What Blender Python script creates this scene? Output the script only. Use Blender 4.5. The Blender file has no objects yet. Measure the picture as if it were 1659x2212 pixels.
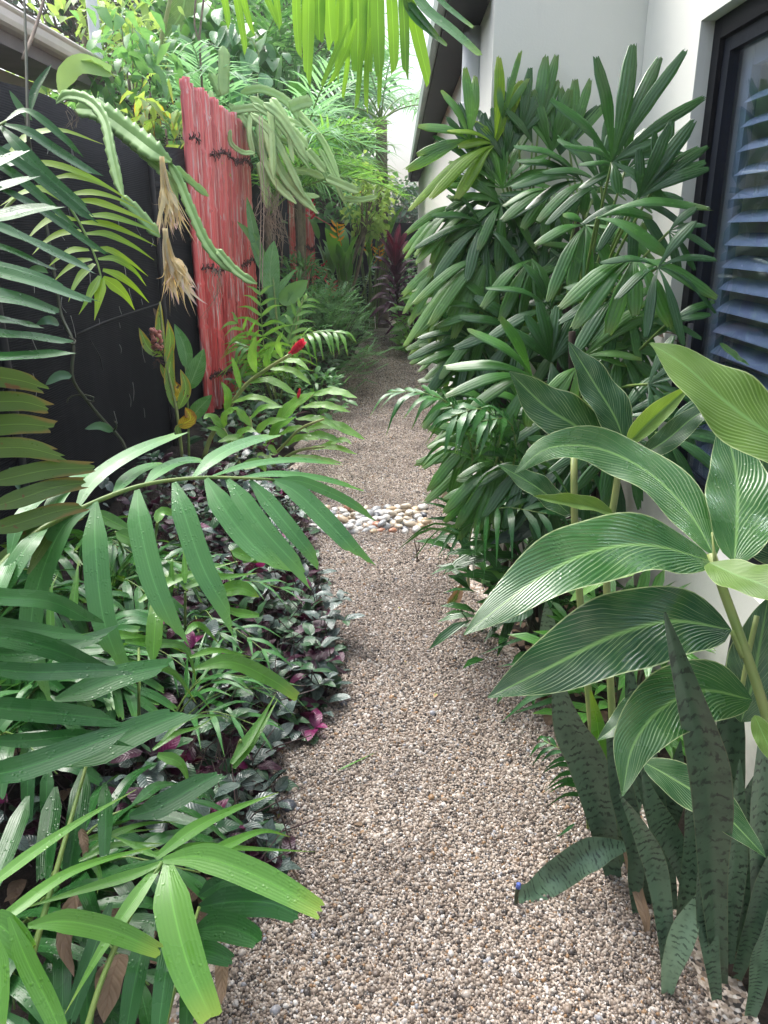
import bpy, math, random
import numpy as np
rad = math.radians
EXPOSURE = 1.15
HAZE = 0.0022
random.seed(7)
rng = np.random.default_rng(7)
scene = bpy.context.scene
COL = scene.collection
# ------------------------------------------------------------------ camera model
FPX, PITCH, YAW, EYE = 1720.0, rad(19.4), rad(0.64), 1.4
CAM = np.array([0, 0, EYE])
cR = np.array([math.cos(YAW), math.sin(YAW), 0])
cF = np.array([-math.sin(YAW)*math.cos(PITCH), math.cos(YAW)*math.cos(PITCH), -math.sin(PITCH)])
cU = np.cross(cR, cF)
def ray(u, v): return cR*((u-829.5)/FPX) + cU*((1106-v)/FPX) + cF
def D(u, v, d): return CAM + ray(u, v)*d                 # a place seen in the photo, d metres away
def G(u, v, z=0.0):
    r = ray(u, v); return CAM + r*((z-EYE)/r[2])
def AY(u, v, Y):
    r = ray(u, v); return CAM + r*(Y/r[1])
def AX(u, v, X):
    r = ray(u, v); return CAM + r*(X/r[0])
def nz(a):
    a = np.asarray(a, float); l = np.linalg.norm(a); return a/l if l > 1e-9 else np.array([0, 0, 1.0])
# ------------------------------------------------------------------ mesh collector
class MB:
    def __init__(s): s.v, s.f, s.uv, s.r, s.m, s.n = [], [], [], [], [], 0
    def add(s, v, f, uv=None, rnd=None, mat=0):
        v = np.asarray(v, float); k = len(v)
        s.v.append(v); s.uv.append(np.zeros((k, 2)) if uv is None else np.asarray(uv, float))
        s.r.append(np.full(k, rng.random() if rnd is None else rnd))
        n = s.n
        s.f.extend([tuple(i+n for i in q) for q in f]); s.m.extend([mat]*len(f)); s.n += k
    def build(s, name, mats, parent=None, smooth=True):
        V = np.concatenate(s.v) if s.v else np.zeros((0, 3))
        org = np.zeros(3)
        if parent is not None:
            p = parent
            while p is not None: org = org + np.array(p.location); p = p.parent
        me = bpy.data.meshes.new(name)
        me.from_pydata((V-org).tolist(), [], s.f)
        for m in (mats if isinstance(mats, (list, tuple)) else [mats]): me.materials.append(m)
        me.polygons.foreach_set('material_index', np.array(s.m, dtype=np.int32))
        me.polygons.foreach_set('use_smooth', np.full(len(s.f), smooth))
        UV = np.concatenate(s.uv); li = np.zeros(len(me.loops), dtype=np.int32)
        me.loops.foreach_get('vertex_index', li)
        lay = me.uv_layers.new(name='UVMap'); lay.data.foreach_set('uv', UV[li].astype(np.float32).ravel())
        at = me.attributes.new('rnd', 'FLOAT', 'POINT'); at.data.foreach_set('value', np.concatenate(s.r).astype(np.float32))
        me.update()
        o = bpy.data.objects.new(name, me); COL.objects.link(o)
        if parent is not None: o.parent = parent
        return o
def tag(o, label=None, cat=None, group=None, kind=None):
    if label: o['label'] = label
    if cat: o['category'] = cat
    if group: o['group'] = group
    if kind: o['kind'] = kind
    return o
def thing(name, label, cat, base, group=None):
    o = bpy.data.objects.new(name, None); COL.objects.link(o)
    o.location = tuple(base); o.empty_display_size = .05
    return tag(o, label, cat, group)
# ------------------------------------------------------------------ shapes
def spline(ctrl, n):
    P = [np.asarray(p, float) for p in ctrl]
    if len(P) == 2: P = [P[0], (P[0]+P[1])/2, P[1]]
    Q = [2*P[0]-P[1]] + P + [2*P[-1]-P[-2]]
    out = []
    for i in range(1, len(Q)-2):
        p0, p1, p2, p3 = Q[i-1:i+3]
        for k in range(12):
            t = k/12
            out.append(.5*((2*p1)+(-p0+p2)*t+(2*p0-5*p1+4*p2-p3)*t*t+(-p0+3*p1-3*p2+p3)*t**3))
    out.append(P[-1]); out = np.array(out)
    L = np.concatenate([[0], np.cumsum(np.linalg.norm(np.diff(out, axis=0), axis=1))])
    s = np.linspace(0, L[-1], n)
    return np.stack([np.interp(s, L, out[:, k]) for k in range(3)], 1), L[-1]
def prof(kind, t):
    if kind == 'lance': w = (t**.75)*((1-t)**.85); w = w/.345
    elif kind == 'ginger': w = (t**.62)*((1-t)**.92); w = w/.365
    elif kind == 'ovate': w = (t**.5)*((1-t)**.8); w = w/.43
    elif kind == 'strap': w = np.minimum(1, .22+t*3.)*np.clip(1.10-.5*t**3, 0, 1)
    elif kind == 'tail': w = np.minimum(1, .3+t*3)*np.clip((1-t)*2.2, .08, 1)
    elif kind == 'grass': w = np.minimum(1, .4+t*2.5)*np.clip((1-t)*1.5, .03, 1)
    elif kind == 'fan': w = np.minimum(1, .10+1.9*t**1.05)*(.86+.14*np.sin(np.pi*t))*np.where(t > .82, np.clip(1-(t-.82)*2.6, .42, 1), 1)
    elif kind == 'sans': w = np.minimum(1, .42+t*1.1)*np.clip((1-t)*3.0, .02, 1)**.75
    else: w = np.ones_like(t)
    return np.clip(w, .02, 1.2)
def leaf(mb, ctrl, hw, n=(0, -.5, .85), kind='lance', seg=10, cols=4, fold=.12, arch=0., wave=0., wf=14., pleat=0., ribs=3, jag=0., cut=0., twist=0., rnd=None, mat=0):
    """one leaf blade along ctrl; hw half width in metres; n the way its upper face looks"""
    P, L = spline(ctrl, seg+1)
    T = np.gradient(P, axis=0); T /= np.linalg.norm(T, axis=1)[:, None]+1e-9
    n = np.asarray(n, float); t = np.linspace(0, 1, seg+1)
    S = np.cross(T, n); l = np.linalg.norm(S, axis=1); bad = l < .12
    if bad.any(): S[bad] = np.cross(T[bad], n+np.array([.5, .3, .1])); l = np.linalg.norm(S, axis=1)
    S /= l[:, None]+1e-9; Nn = np.cross(S, T)
    if twist:
        a = twist*t; S, Nn = S*np.cos(a)[:, None]+Nn*np.sin(a)[:, None], Nn*np.cos(a)[:, None]-S*np.sin(a)[:, None]
    W = hw*prof(kind, t); A = np.linspace(-1, 1, cols+1); ph = rng.random()*6.3
    jo = rng.normal(0, 1, cols+1)*jag*L + (A*cut*L if cut else 0)
    verts, uv = [], []
    for j, a in enumerate(A):
        off = abs(a)*W*fold
        off = off - (a*a)*W*arch
        if wave: off = off + wave*hw*abs(a)**1.5*np.sin(t*wf+ph+(1.1 if a > 0 else 0))*np.sin(np.pi*t)**.5
        if pleat: off = off + pleat*W*(1 if j % 2 else -1)
        row = P + S*(W*a)[:, None] + Nn*off[:, None]
        if jag or cut: row = row + T*(np.clip((t-.78)/.22, 0, 1)**1.8*jo[j])[:, None]
        verts.append(row); uv.append(np.stack([np.full(seg+1, a*.5+.5), t], 1))
    k = seg+1; f = [(j*k+i, (j+1)*k+i, (j+1)*k+i+1, j*k+i+1) for j in range(cols) for i in range(seg)]
    mb.add(np.concatenate(verts), f, np.concatenate(uv), rnd, mat)
def tube(mb, ctrl, r0, r1=None, sides=7, seg=10, mat=0, rnd=None, rings=0., cap=True):
    r1 = r0 if r1 is None else r1
    P, L = spline(ctrl, seg+1); T = np.gradient(P, axis=0); T /= np.linalg.norm(T, axis=1)[:, None]+1e-9
    ref = np.array([.31, .2, .93]) if abs(T[0, 2]) < .8 else np.array([.9, .4, .1])
    S = np.cross(T, ref); S /= np.linalg.norm(S, axis=1)[:, None]+1e-9; N = np.cross(S, T)
    t = np.linspace(0, 1, seg+1); R = r0+(r1-r0)*t
    if rings: R = R*(1+rings*(np.arange(seg+1) % 3 == 0))
    ang = np.arange(sides)*2*np.pi/sides
    V = (P[:, None, :]+(S[:, None, :]*np.cos(ang)[None, :, None]+N[:, None, :]*np.sin(ang)[None, :, None])*R[:, None, None]).reshape(-1, 3)
    f = [(i*sides+j, i*sides+(j+1) % sides, (i+1)*sides+(j+1) % sides, (i+1)*sides+j) for i in range(seg) for j in range(sides)]
    if cap: f += [tuple(range(sides))[::-1], tuple(seg*sides+j for j in range(sides))]
    uv = np.stack([np.tile(ang/6.2832, seg+1), np.repeat(t*L, sides)], 1)
    mb.add(V, f, uv, rnd, mat)
def box(mb, lo, hi, mat=0, rnd=None, bev=0.0):
    x0, y0, z0 = lo; x1, y1, z1 = hi
    V = [(x0, y0, z0), (x1, y0, z0), (x1, y1, z0), (x0, y1, z0), (x0, y0, z1), (x1, y0, z1), (x1, y1, z1), (x0, y1, z1)]
    mb.add(V, [(0, 3, 2, 1), (4, 5, 6, 7), (0, 1, 5, 4), (1, 2, 6, 5), (2, 3, 7, 6), (3, 0, 4, 7)], rnd=rnd, mat=mat)
def prism(mb, pts, z0, z1, mat=0):
    """closed outline in plan extruded between two heights"""
    k = len(pts); V = [(x, y, z0) for x, y in pts]+[(x, y, z1) for x, y in pts]
    f = [tuple(range(k))[::-1], tuple(range(k, 2*k))]+[(i, (i+1) % k, k+(i+1) % k, k+i) for i in range(k)]
    mb.add(V, f, mat=mat)
def blob(mb, c, r, mat=0, rnd=None, lumpy=.12, nu=10, nv=7, rot=0.):
    V = []; ph = rng.random(4)*6.3
    for i in range(nv+1):
        th = math.pi*i/nv
        for j in range(nu):
            a = 2*math.pi*j/nu
            q = 1+lumpy*(math.sin(2*a+ph[0])*math.sin(th)+.6*math.sin(3*a+ph[1]+2*th)*math.sin(th)+.5*math.cos(2*th+ph[2]))
            x, y, z = r[0]*q*math.sin(th)*math.cos(a), r[1]*q*math.sin(th)*math.sin(a), r[2]*q*math.cos(th)
            V.append((c[0]+x*math.cos(rot)-y*math.sin(rot), c[1]+x*math.sin(rot)+y*math.cos(rot), c[2]+z))
    f = [(i*nu+j, (i+1)*nu+j, (i+1)*nu+(j+1) % nu, i*nu+(j+1) % nu) for i in range(nv) for j in range(nu)]
    mb.add(V, f, rnd=rnd, mat=mat)
def LP(mb, pts, w, **kw):
    """leaf given as places in the photo (u, v, metres away) and its width there"""
    d = sum(p[2] for p in pts)/len(pts)
    leaf(mb, [D(*p) for p in pts], w*.5*d/FPX, **kw)
def TP(mb, pts, w0, w1=None, **kw):
    d = sum(p[2] for p in pts)/len(pts); w1 = w0 if w1 is None else w1
    tube(mb, [D(*p) for p in pts], w0*.5*d/FPX, w1*.5*d/FPX, **kw)
def frond(mb, ctrl, nl, ll, hw, t0=.12, ang=55, lift=.25, droop=.35, kind='tail', rr=.006, up=(0, 0, 1), seg=6, cols=2, mat=0, smat=1, jag=0., taper=.45, jit=.12, fold=.15, nside=None):
    """pinnate frond: rachis through ctrl, nl leaflets a side"""
    P, L = spline(ctrl, 41); T = np.gradient(P, axis=0); T /= np.linalg.norm(T, axis=1)[:, None]+1e-9
    tube(mb, ctrl, rr, rr*.35, 6, 14, mat=smat)
    up = np.asarray(up, float)
    for i in range(nl):
        t = t0+(1-t0)*(i+.5)/nl
        k = min(39, t*40); p = P[int(k)]+(P[int(k)+1]-P[int(k)])*(k-int(k)); tt = T[int(k)]
        s = nz(np.cross(tt, up)); n = np.cross(s, tt)
        sz = (.55+.45*math.sin(math.pi*min(1, .15+t*.9)))*(1-taper*max(0, t-.55))
        for sd in (1, -1):
            a = rad(ang*(1.15-.65*t)+rng.normal(0, 5))
            d = nz(s*sd*math.sin(a)+tt*math.cos(a)+n*(lift+rng.normal(0, jit)))
            l = ll*sz*(1+rng.normal(0, .06)); dz = np.array([0, 0, -1.0])
            dr = droop*(1+rng.normal(0, .2))
            leaf(mb, [p, p+d*l*.5+dz*l*dr*.12, p+d*l*(1-.12*dr)+dz*l*dr*.75], hw*(.75+.25*sz), n=n+s*sd*-.2, kind=kind, seg=seg, cols=cols, fold=fold, jag=jag, mat=mat)
# ------------------------------------------------------------------ materials
class NT:
    def __init__(s, name):
        s.m = bpy.data.materials.new(name); s.m.use_nodes = True; s.t = s.m.node_tree; s.t.nodes.clear()
        s.out = s.t.nodes.new('ShaderNodeOutputMaterial')
    def n(s, typ, ins=None, **props):
        o = s.t.nodes.new('ShaderNode'+typ)
        for k, v in props.items(): setattr(o, k, v)
        for k, v in (ins or {}).items(): s.set(o.inputs[k], v)
        return o
    def set(s, sock, v):
        if isinstance(v, bpy.types.NodeSocket): s.t.links.new(v, sock)
        elif isinstance(v, (tuple, list)) and len(v) == 3 and sock.type == 'RGBA': sock.default_value = (*v, 1)
        else: sock.default_value = v
    def math(s, op, a, b=0.0, c=0.0, clamp=False):
        o = s.n('Math', {0: a, 1: b, 2: c}, operation=op); o.use_clamp = clamp; return o.outputs[0]
    def mix(s, f, a, b, mode='MIX'):
        o = s.n('Mix', None, data_type='RGBA', blend_type=mode)
        s.set(o.inputs[0], f); s.set(o.inputs[6], a); s.set(o.inputs[7], b); return o.outputs[2]
    def rng(s, x, a, b, c=0., d=1.):
        return s.n('MapRange', {0: x, 1: a, 2: b, 3: c, 4: d}).outputs[0]
    def noise(s, vec, scale, detail=3, rough=.5, out=0):
        return s.n('TexNoise', {'Vector': vec, 'Scale': scale, 'Detail': detail, 'Roughness': rough}).outputs[out]
    def coord(s, which='Object'): return s.n('TexCoord').outputs[which]
    def scale(s, vec, sc): return s.n('Mapping', {'Vector': vec, 'Scale': sc}).outputs[0]
    def ramp(s, f, stops, mode='LINEAR'):
        o = s.n('ValToRGB', {0: f}); r = o.color_ramp; r.interpolation = mode
        while len(r.elements) < len(stops): r.elements.new(.5)
        for e, (p, c) in zip(r.elements, stops): e.position = p; e.color = (*c, 1)
        return o.outputs[0]
    def bump(s, h, strength=.3, dist=.002): return s.n('Bump', {'Height': h, 'Strength': strength, 'Distance': dist}).outputs[0]
    def pbsdf(s, col, rough=.5, spec=.5, nrm=None, **kw):
        ins = {'Base Color': col, 'Roughness': rough, 'Specular IOR Level': spec}; ins.update(kw)
        if nrm is not None: ins['Normal'] = nrm
        return s.n('BsdfPrincipled', ins).outputs[0]
    def done(s, sh): s.t.links.new(sh, s.out.inputs['Surface']); return s.m
    def leafuv(s):
        sp = s.n('SeparateXYZ', {0: s.n('UVMap', uv_map='UVMap').outputs[0]})
        au = s.math('ABSOLUTE', s.math('MULTIPLY_ADD', sp.outputs[0], 2., -1.))
        return sp.outputs[0], sp.outputs[1], au
    def rnd(s): return s.n('Attribute', attribute_name='rnd').outputs['Fac']
def leaf_mat(name, c1, c2, style='palm', rough=.38, spec=.5, tr=.3, tcol=None, rib=None, tip=None, wet=0.0, ribs=9., back=None, age=0., agec=(.3, .22, .03)):
    t = NT(name); u, v, au = t.leafuv(); r = t.rnd(); ob = t.coord()
    col = t.mix(r, c1, c2)
    nz1 = t.noise(ob, 9, 3)
    col = t.mix(t.rng(nz1, .3, .7, 0, .55), col, t.mix(.5, col, (c2[0]*1.5, c2[1]*1.35, c2[2]*1.2)))
    h = t.math('MULTIPLY', nz1, .3); fine = t.noise(t.scale(ob, (1, 1, 1)), 60, 2)
    rib = rib or tuple(min(1, x*2.2+.02) for x in c2)
    if style in ('palm', 'fan'):
        wv = t.math('SINE', t.math('MULTIPLY', u, ribs*6.283))
        col = t.mix(t.rng(wv, .2, 1., 0, .28 if style == 'fan' else .08), col, tuple(x*.55 for x in c1))
        h = t.math('ADD', h, t.math('MULTIPLY', wv, .4 if style == 'fan' else .05))
        if style == 'palm': col = t.mix(t.rng(au, .015, .07, .35, 0.), col, rib)
        if style == 'fan': col = t.mix(t.rng(t.noise(t.scale(ob, (1, 1, 1)), 45, 2), .62, .75, 0, .25), col, rib)
    elif style == 'ginger':
        w = t.noise(ob, 14, 2); q = t.math('SUBTRACT', t.math('MULTIPLY', v, 1.0), t.math('MULTIPLY', t.math('POWER', au, .85), .44))
        ph = t.math('ADD', t.math('MULTIPLY', q, ribs), t.math('MULTIPLY', w, 1.5))
        fr = t.math('ABSOLUTE', t.math('SUBTRACT', t.math('FRACT', ph), .5))
        inten = t.rng(t.noise(t.n('CombineXYZ', {0: t.math('FLOOR', ph), 1: t.math('MULTIPLY', v, 3.), 2: t.math('MULTIPLY', r, 40)}).outputs[0], 1.7, 1), .34, .68, .05, .95)
        line = t.math('MULTIPLY', t.rng(fr, .025, .10, 1., 0.), inten)
        ph2 = t.math('ADD', t.math('MULTIPLY', q, ribs*2.7), t.math('MULTIPLY', w, 1.5))
        fr2 = t.math('ABSOLUTE', t.math('SUBTRACT', t.math('FRACT', ph2), .5))
        line = t.math('MAXIMUM', line, t.math('MULTIPLY', t.rng(fr2, .04, .16, .45, 0.), t.rng(t.noise(ob, 25, 1), .45, .7)))
        col = t.mix(t.math('MULTIPLY', line, .72), col, (.36, .48, .24))
        col = t.mix(t.rng(au, .02, .075, .9, 0.), col, (.17, .33, .10))
        col = t.mix(t.rng(au, .955, .985, 0, .8), col, (.45, .55, .28))
        wv = t.math('SINE', t.math('MULTIPLY', ph, 6.283)); h = t.math('ADD', h, t.math('MULTIPLY', wv, .22))
    elif style == 'vein':
        ph = t.math('MULTIPLY', t.math('SUBTRACT', v, t.math('MULTIPLY', au, .25)), ribs)
        fr = t.math('ABSOLUTE', t.math('SUBTRACT', t.math('FRACT', ph), .5))
        col = t.mix(t.rng(fr, .02, .16, .45, 0.), col, rib); col = t.mix(t.rng(au, .02, .09, .8, 0.), col, rib)
        h = t.math('SUBTRACT', h, t.rng(fr, 0., .3, .8, 0.))
    elif style == 'sans':
        w = t.noise(t.scale(ob, (75, 75, 34)), 1, 3, .6)
        ph = t.math('ADD', t.math('MULTIPLY', v, ribs), t.math('MULTIPLY', w, 1.9))
        b = t.math('SINE', t.math('MULTIPLY', ph, 6.283))
        bm = t.rng(t.noise(t.scale(ob, (90, 90, 30)), 1, 2), .42, .58); col = t.mix(t.math('MULTIPLY', t.rng(b, .35, .7, 0, .9), bm), col, tuple(x*.32 for x in c1)); col = t.mix(t.rng(t.noise(ob, 30, 4), .5, .75, 0, .6), col, tuple(x*.6 for x in c1)); col = t.mix(t.rng(au, .93, .98, 0, .5), col, (.16, .19, .09))
    if tip: col = t.mix(t.rng(v, .8, 1., 0, .85), col, tip)
    if age:
        g = t.math('MULTIPLY', t.rng(t.math('ADD', t.math('ADD', au, v), t.math('MULTIPLY', t.noise(ob, 16, 3), 1.4)), 2.1-age, 2.5-age), 1.)
        col = t.mix(g, col, agec); col = t.mix(t.rng(t.noise(ob, 38, 2), .66, .72), col, (.12, .06, .02))
    if back is not None: col = t.mix(t.n('NewGeometry').outputs['Backfacing'], col, back)
    if wet:
        vo = t.n('TexVoronoi', {'Vector': ob, 'Scale': 130., 'Randomness': 1.}).outputs['Distance']
        dr = t.math('MULTIPLY', t.rng(vo, .08, .36, .7, 0.), t.rng(t.noise(ob, 24, 2), .5, .6))
        h = t.math('ADD', h, t.math('MULTIPLY', dr, wet))
        rough = t.math('SUBTRACT', t.rng(t.noise(ob, 18, 3), .35, .65, rough-.1, rough+.12), t.math('MULTIPLY', dr, .2))
    nr = t.bump(h, .35, .003)
    p = t.pbsdf(col, rough, spec, nr)
    if tr:
        tc = t.mix(1., col, tcol or (1.9, 1.75, .8), 'MULTIPLY')
        sh = t.n('MixShader', {0: tr, 1: p, 2: t.n('BsdfTranslucent', {'Color': tc, 'Normal': nr}).outputs[0]}).outputs[0]
        return t.done(sh)
    return t.done(p)
def plain(name, c, rough=.6, spec=.4, var=.25, sc=8, bump=.2, bsc=60, metallic=0., c2=None, stretch=(1, 1, 1), rndmix=0.):
    t = NT(name); ob = t.scale(t.coord(), stretch); n1 = t.noise(ob, sc, 4)
    col = t.mix(t.rng(n1, .35, .68), c, c2 or tuple(x*(1-var) for x in c))
    if rndmix: col = t.mix(t.math('MULTIPLY', t.rnd(), rndmix), col, tuple(x*.4 for x in c))
    return t.done(t.pbsdf(col, rough, spec, t.bump(t.noise(ob, bsc, 3), bump, .003), Metallic=metallic))
M = {}
M['palm_deep'] = leaf_mat('palm_leaf_deep', (.014, .068, .018), (.034, .128, .030), wet=1.0, tr=.14, rough=.26, spec=.36)
M['palm_mid'] = leaf_mat('palm_leaf_mid', (.024, .105, .030), (.055, .18, .042), wet=1.0, tr=.16, rough=.26, tip=(.16, .30, .03))
M['palm_bright'] = leaf_mat('palm_leaf_bright', (.05, .165, .022), (.095, .255, .034), wet=.8, tr=.22, rough=.28, tip=(.22, .33, .04))
M['palm_lime'] = leaf_mat('palm_leaf_lime', (.12, .27, .02), (.22, .38, .025), tr=.5, rough=.4, tip=(.30, .40, .03))
M['palm_over'] = leaf_mat('palm_leaf_overhead', (.055, .15, .03), (.17, .35, .05), tr=.55, rough=.42, tcol=(1.9, 1.8, .9))
M['palm_olive'] = leaf_mat('palm_leaf_olive', (.04, .09, .015), (.075, .14, .022), tr=.3, rough=.4, age=.02, agec=(.16, .12, .03), wet=.6)
M['palm_far'] = leaf_mat('palm_leaf_far', (.15, .33, .16), (.24, .45, .25), tr=.42, rough=.42, tcol=(1.45, 1.45, 1.1))  # paler, cooler green: the washed-out haze of distance is put into the colour
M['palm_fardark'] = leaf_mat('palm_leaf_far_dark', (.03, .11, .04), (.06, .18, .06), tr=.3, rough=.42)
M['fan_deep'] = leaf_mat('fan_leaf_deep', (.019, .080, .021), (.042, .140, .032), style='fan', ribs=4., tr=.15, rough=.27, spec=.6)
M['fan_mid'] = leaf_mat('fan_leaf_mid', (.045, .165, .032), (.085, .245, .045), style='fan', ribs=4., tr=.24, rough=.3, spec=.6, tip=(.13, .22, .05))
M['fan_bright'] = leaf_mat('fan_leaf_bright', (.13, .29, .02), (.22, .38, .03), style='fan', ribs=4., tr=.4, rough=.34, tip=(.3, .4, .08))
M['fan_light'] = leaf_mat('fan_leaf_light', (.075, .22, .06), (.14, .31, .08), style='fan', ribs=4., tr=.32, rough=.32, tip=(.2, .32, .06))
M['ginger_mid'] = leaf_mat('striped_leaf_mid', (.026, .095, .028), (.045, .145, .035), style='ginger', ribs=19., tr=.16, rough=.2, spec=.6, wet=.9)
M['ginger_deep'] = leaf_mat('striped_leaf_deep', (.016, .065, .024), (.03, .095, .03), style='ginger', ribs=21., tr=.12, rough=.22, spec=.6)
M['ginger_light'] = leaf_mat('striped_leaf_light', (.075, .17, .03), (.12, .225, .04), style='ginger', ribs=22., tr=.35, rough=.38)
M['redginger'] = leaf_mat('red_ginger_leaf', (.10, .28, .05), (.17, .38, .07), style='vein', ribs=15., tr=.3, rough=.3, rib=(.22, .40, .10), wet=.5)
M['yellowginger'] = leaf_mat('yellowing_leaf', (.14, .30, .06), (.24, .40, .07), style='vein', ribs=14., tr=.35, rough=.42, age=.28, agec=(.52, .42, .06))
M['yellow'] = leaf_mat('yellow_leaf', (.5, .36, .02), (.6, .45, .03), style='vein', ribs=10., tr=.4, rough=.45, age=.3, agec=(.45, .2, .02))
M['gingergreen'] = leaf_mat('green_ginger_leaf', (.06, .20, .05), (.09, .26, .07), style='vein', ribs=14., tr=.25, rough=.28, rib=(.2, .38, .15), wet=.6)
M['silver'] = leaf_mat('silver_purple_leaf', (.035, .065, .055), (.11, .16, .145), style='vein', ribs=8., tr=.08, rough=.26, spec=.7, rib=(.03, .06, .045), back=(.085, .008, .045), wet=.5)
M['maroon'] = leaf_mat('maroon_leaf', (.025, .005, .014), (.055, .008, .032), style='vein', ribs=8., tr=.15, rough=.35, rib=(.03, .004, .018), tcol=(2, .6, 1.4))
M['magenta'] = leaf_mat('magenta_leaf', (.10, .010, .055), (.20, .018, .11), style='vein', ribs=8., tr=.25, rough=.35, rib=(.1, .01, .05), tcol=(2, .7, 1.5))
M['darkgreen'] = leaf_mat('dark_oval_leaf', (.025, .085, .035), (.05, .13, .055), style='vein', ribs=8., tr=.1, rough=.3, rib=(.02, .05, .02), back=(.06, .01, .035))
M['sans'] = leaf_mat('banded_leaf', (.04, .088, .05), (.105, .185, .112), style='sans', ribs=30., tr=.0, rough=.38)
M['sanslight'] = leaf_mat('banded_leaf_pale', (.17, .28, .17), (.22, .33, .21), style='sans', ribs=20., tr=.0, rough=.38)
M['cactus'] = leaf_mat('cactus_skin', (.22, .42, .14), (.38, .58, .24), style='none', tr=.12, rough=.45, spec=.4)
M['cactusgrey'] = leaf_mat('cactus_skin_grey', (.24, .41, .15), (.42, .60, .27), style='none', tr=.12, rough=.5, spec=.3)
M['vine'] = leaf_mat('vine_leaf', (.03, .10, .05), (.08, .19, .07), style='none', tr=.15, rough=.3)
M['treegreen'] = leaf_mat('tree_leaf', (.10, .27, .09), (.20, .39, .15), tcol=(1.5, 1.5, 1.), style='none', tr=.42, rough=.4)
M['treelime'] = leaf_mat('tree_leaf_lime', (.22, .38, .11), (.38, .52, .19), tcol=(1.5, 1.45, .9), style='none', tr=.45, rough=.45)
M['treeyellow'] = leaf_mat('tree_leaf_yellowing', (.16, .34, .10), (.30, .46, .15), style='vein', ribs=8, tr=.4, rough=.45, rib=(.36, .48, .18), age=.05, agec=(.5, .36, .05))
M['treedark'] = leaf_mat('tree_leaf_dark', (.02, .07, .03), (.05, .13, .055), style='none', tr=.2, rough=.4)
M['shrub'] = leaf_mat('shrub_leaf', (.045, .15, .05), (.10, .26, .08), style='none', tr=.25, rough=.36)
M['helic'] = leaf_mat('heliconia_leaf', (.06, .20, .045), (.12, .30, .06), style='vein', ribs=18, tr=.35, rough=.33, rib=(.12, .28, .06))
M['cordred'] = leaf_mat('cordyline_leaf_red', (.065, .008, .028), (.13, .014, .05), style='vein', ribs=10, tr=.25, rough=.38, rib=(.3, .04, .1), tcol=(2, .6, 1.))
M['corddark'] = leaf_mat('cordyline_leaf_dark', (.05, .014, .035), (.14, .05, .11), style='vein', ribs=10, tr=.1, rough=.25, rib=(.12, .04, .09), tcol=(2, .6, 1.2))
M['dead'] = leaf_mat('dead_leaf', (.10, .065, .04), (.22, .155, .10), style='vein', ribs=7, tr=.1, rough=.7, rib=(.15, .09, .05))
M['deadhalf'] = leaf_mat('half_dead_leaf', (.13, .21, .04), (.15, .22, .04), style='vein', ribs=8, tr=.1, rough=.6, age=.8, agec=(.45, .27, .17))
M['petal'] = leaf_mat('withered_petal', (.62, .48, .20), (.82, .74, .50), style='none', tr=.3, rough=.6, tcol=(1.3, 1.2, .9), tip=(.62, .45, .42))
M['petalwhite'] = leaf_mat('cream_petal', (.66, .58, .42), (.78, .72, .58), style='none', tr=.35, rough=.55, tcol=(1.1, 1.05, .9), tip=(.70, .42, .55))
M['redbract'] = leaf_mat('red_bract', (.55, .02, .06), (.72, .05, .12), style='none', tr=.25, rough=.4, tcol=(1.4, .6, .6))
M['orange'] = leaf_mat('orange_bract', (.75, .30, .02), (.85, .42, .03), style='none', tr=.3, rough=.45, tcol=(1.2, 1., .5))
M['stemgreen'] = plain('green_stem', (.12, .22, .05), .45, c2=(.2, .27, .07), sc=20)
M['stempale'] = plain('pale_stem', (.30, .33, .12), .45, c2=(.22, .30, .09), sc=14)
M['stemdark'] = plain('dark_stem', (.035, .05, .025), .55, c2=(.06, .06, .035), sc=20)
M['stempurple'] = plain('purple_stem', (.06, .03, .035), .5, c2=(.09, .07, .06), sc=30)
M['fibre'] = plain('fibrous_cane', (.05, .035, .025), .85, c2=(.03, .02, .014), sc=60, bump=.8)
M['bark'] = plain('bark', (.25, .20, .15), .85, c2=(.13, .10, .08), sc=14, bump=.6)
M['twig'] = plain('dry_twig', (.10, .07, .045), .8, c2=(.05, .035, .025), sc=20)
M['root'] = plain('aerial_root', (.36, .29, .22), .8, c2=(.22, .17, .13), sc=20)
M['seedpink'] = plain('pink_seed', (.55, .24, .18), .35, c2=(.4, .12, .1), sc=40)
M['seedbrown'] = plain('brown_husk', (.06, .025, .02), .7, c2=(.1, .05, .03), sc=40)
M['heart'] = leaf_mat('heart_leaf', (.06, .20, .07), (.11, .28, .11), style='vein', ribs=6, tr=.3, rough=.38, rib=(.16, .32, .14))
M['palm_fresh'] = leaf_mat('palm_leaf_fresh', (.045, .165, .05), (.085, .245, .075), wet=1.0, tr=.2, rough=.32, spec=.38, tip=(.12, .28, .05))
M['palm_lush'] = leaf_mat('palm_leaf_lush', (.12, .31, .07), (.22, .44, .12), tr=.45, rough=.4, tcol=(1.6, 1.55, .9))
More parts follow.
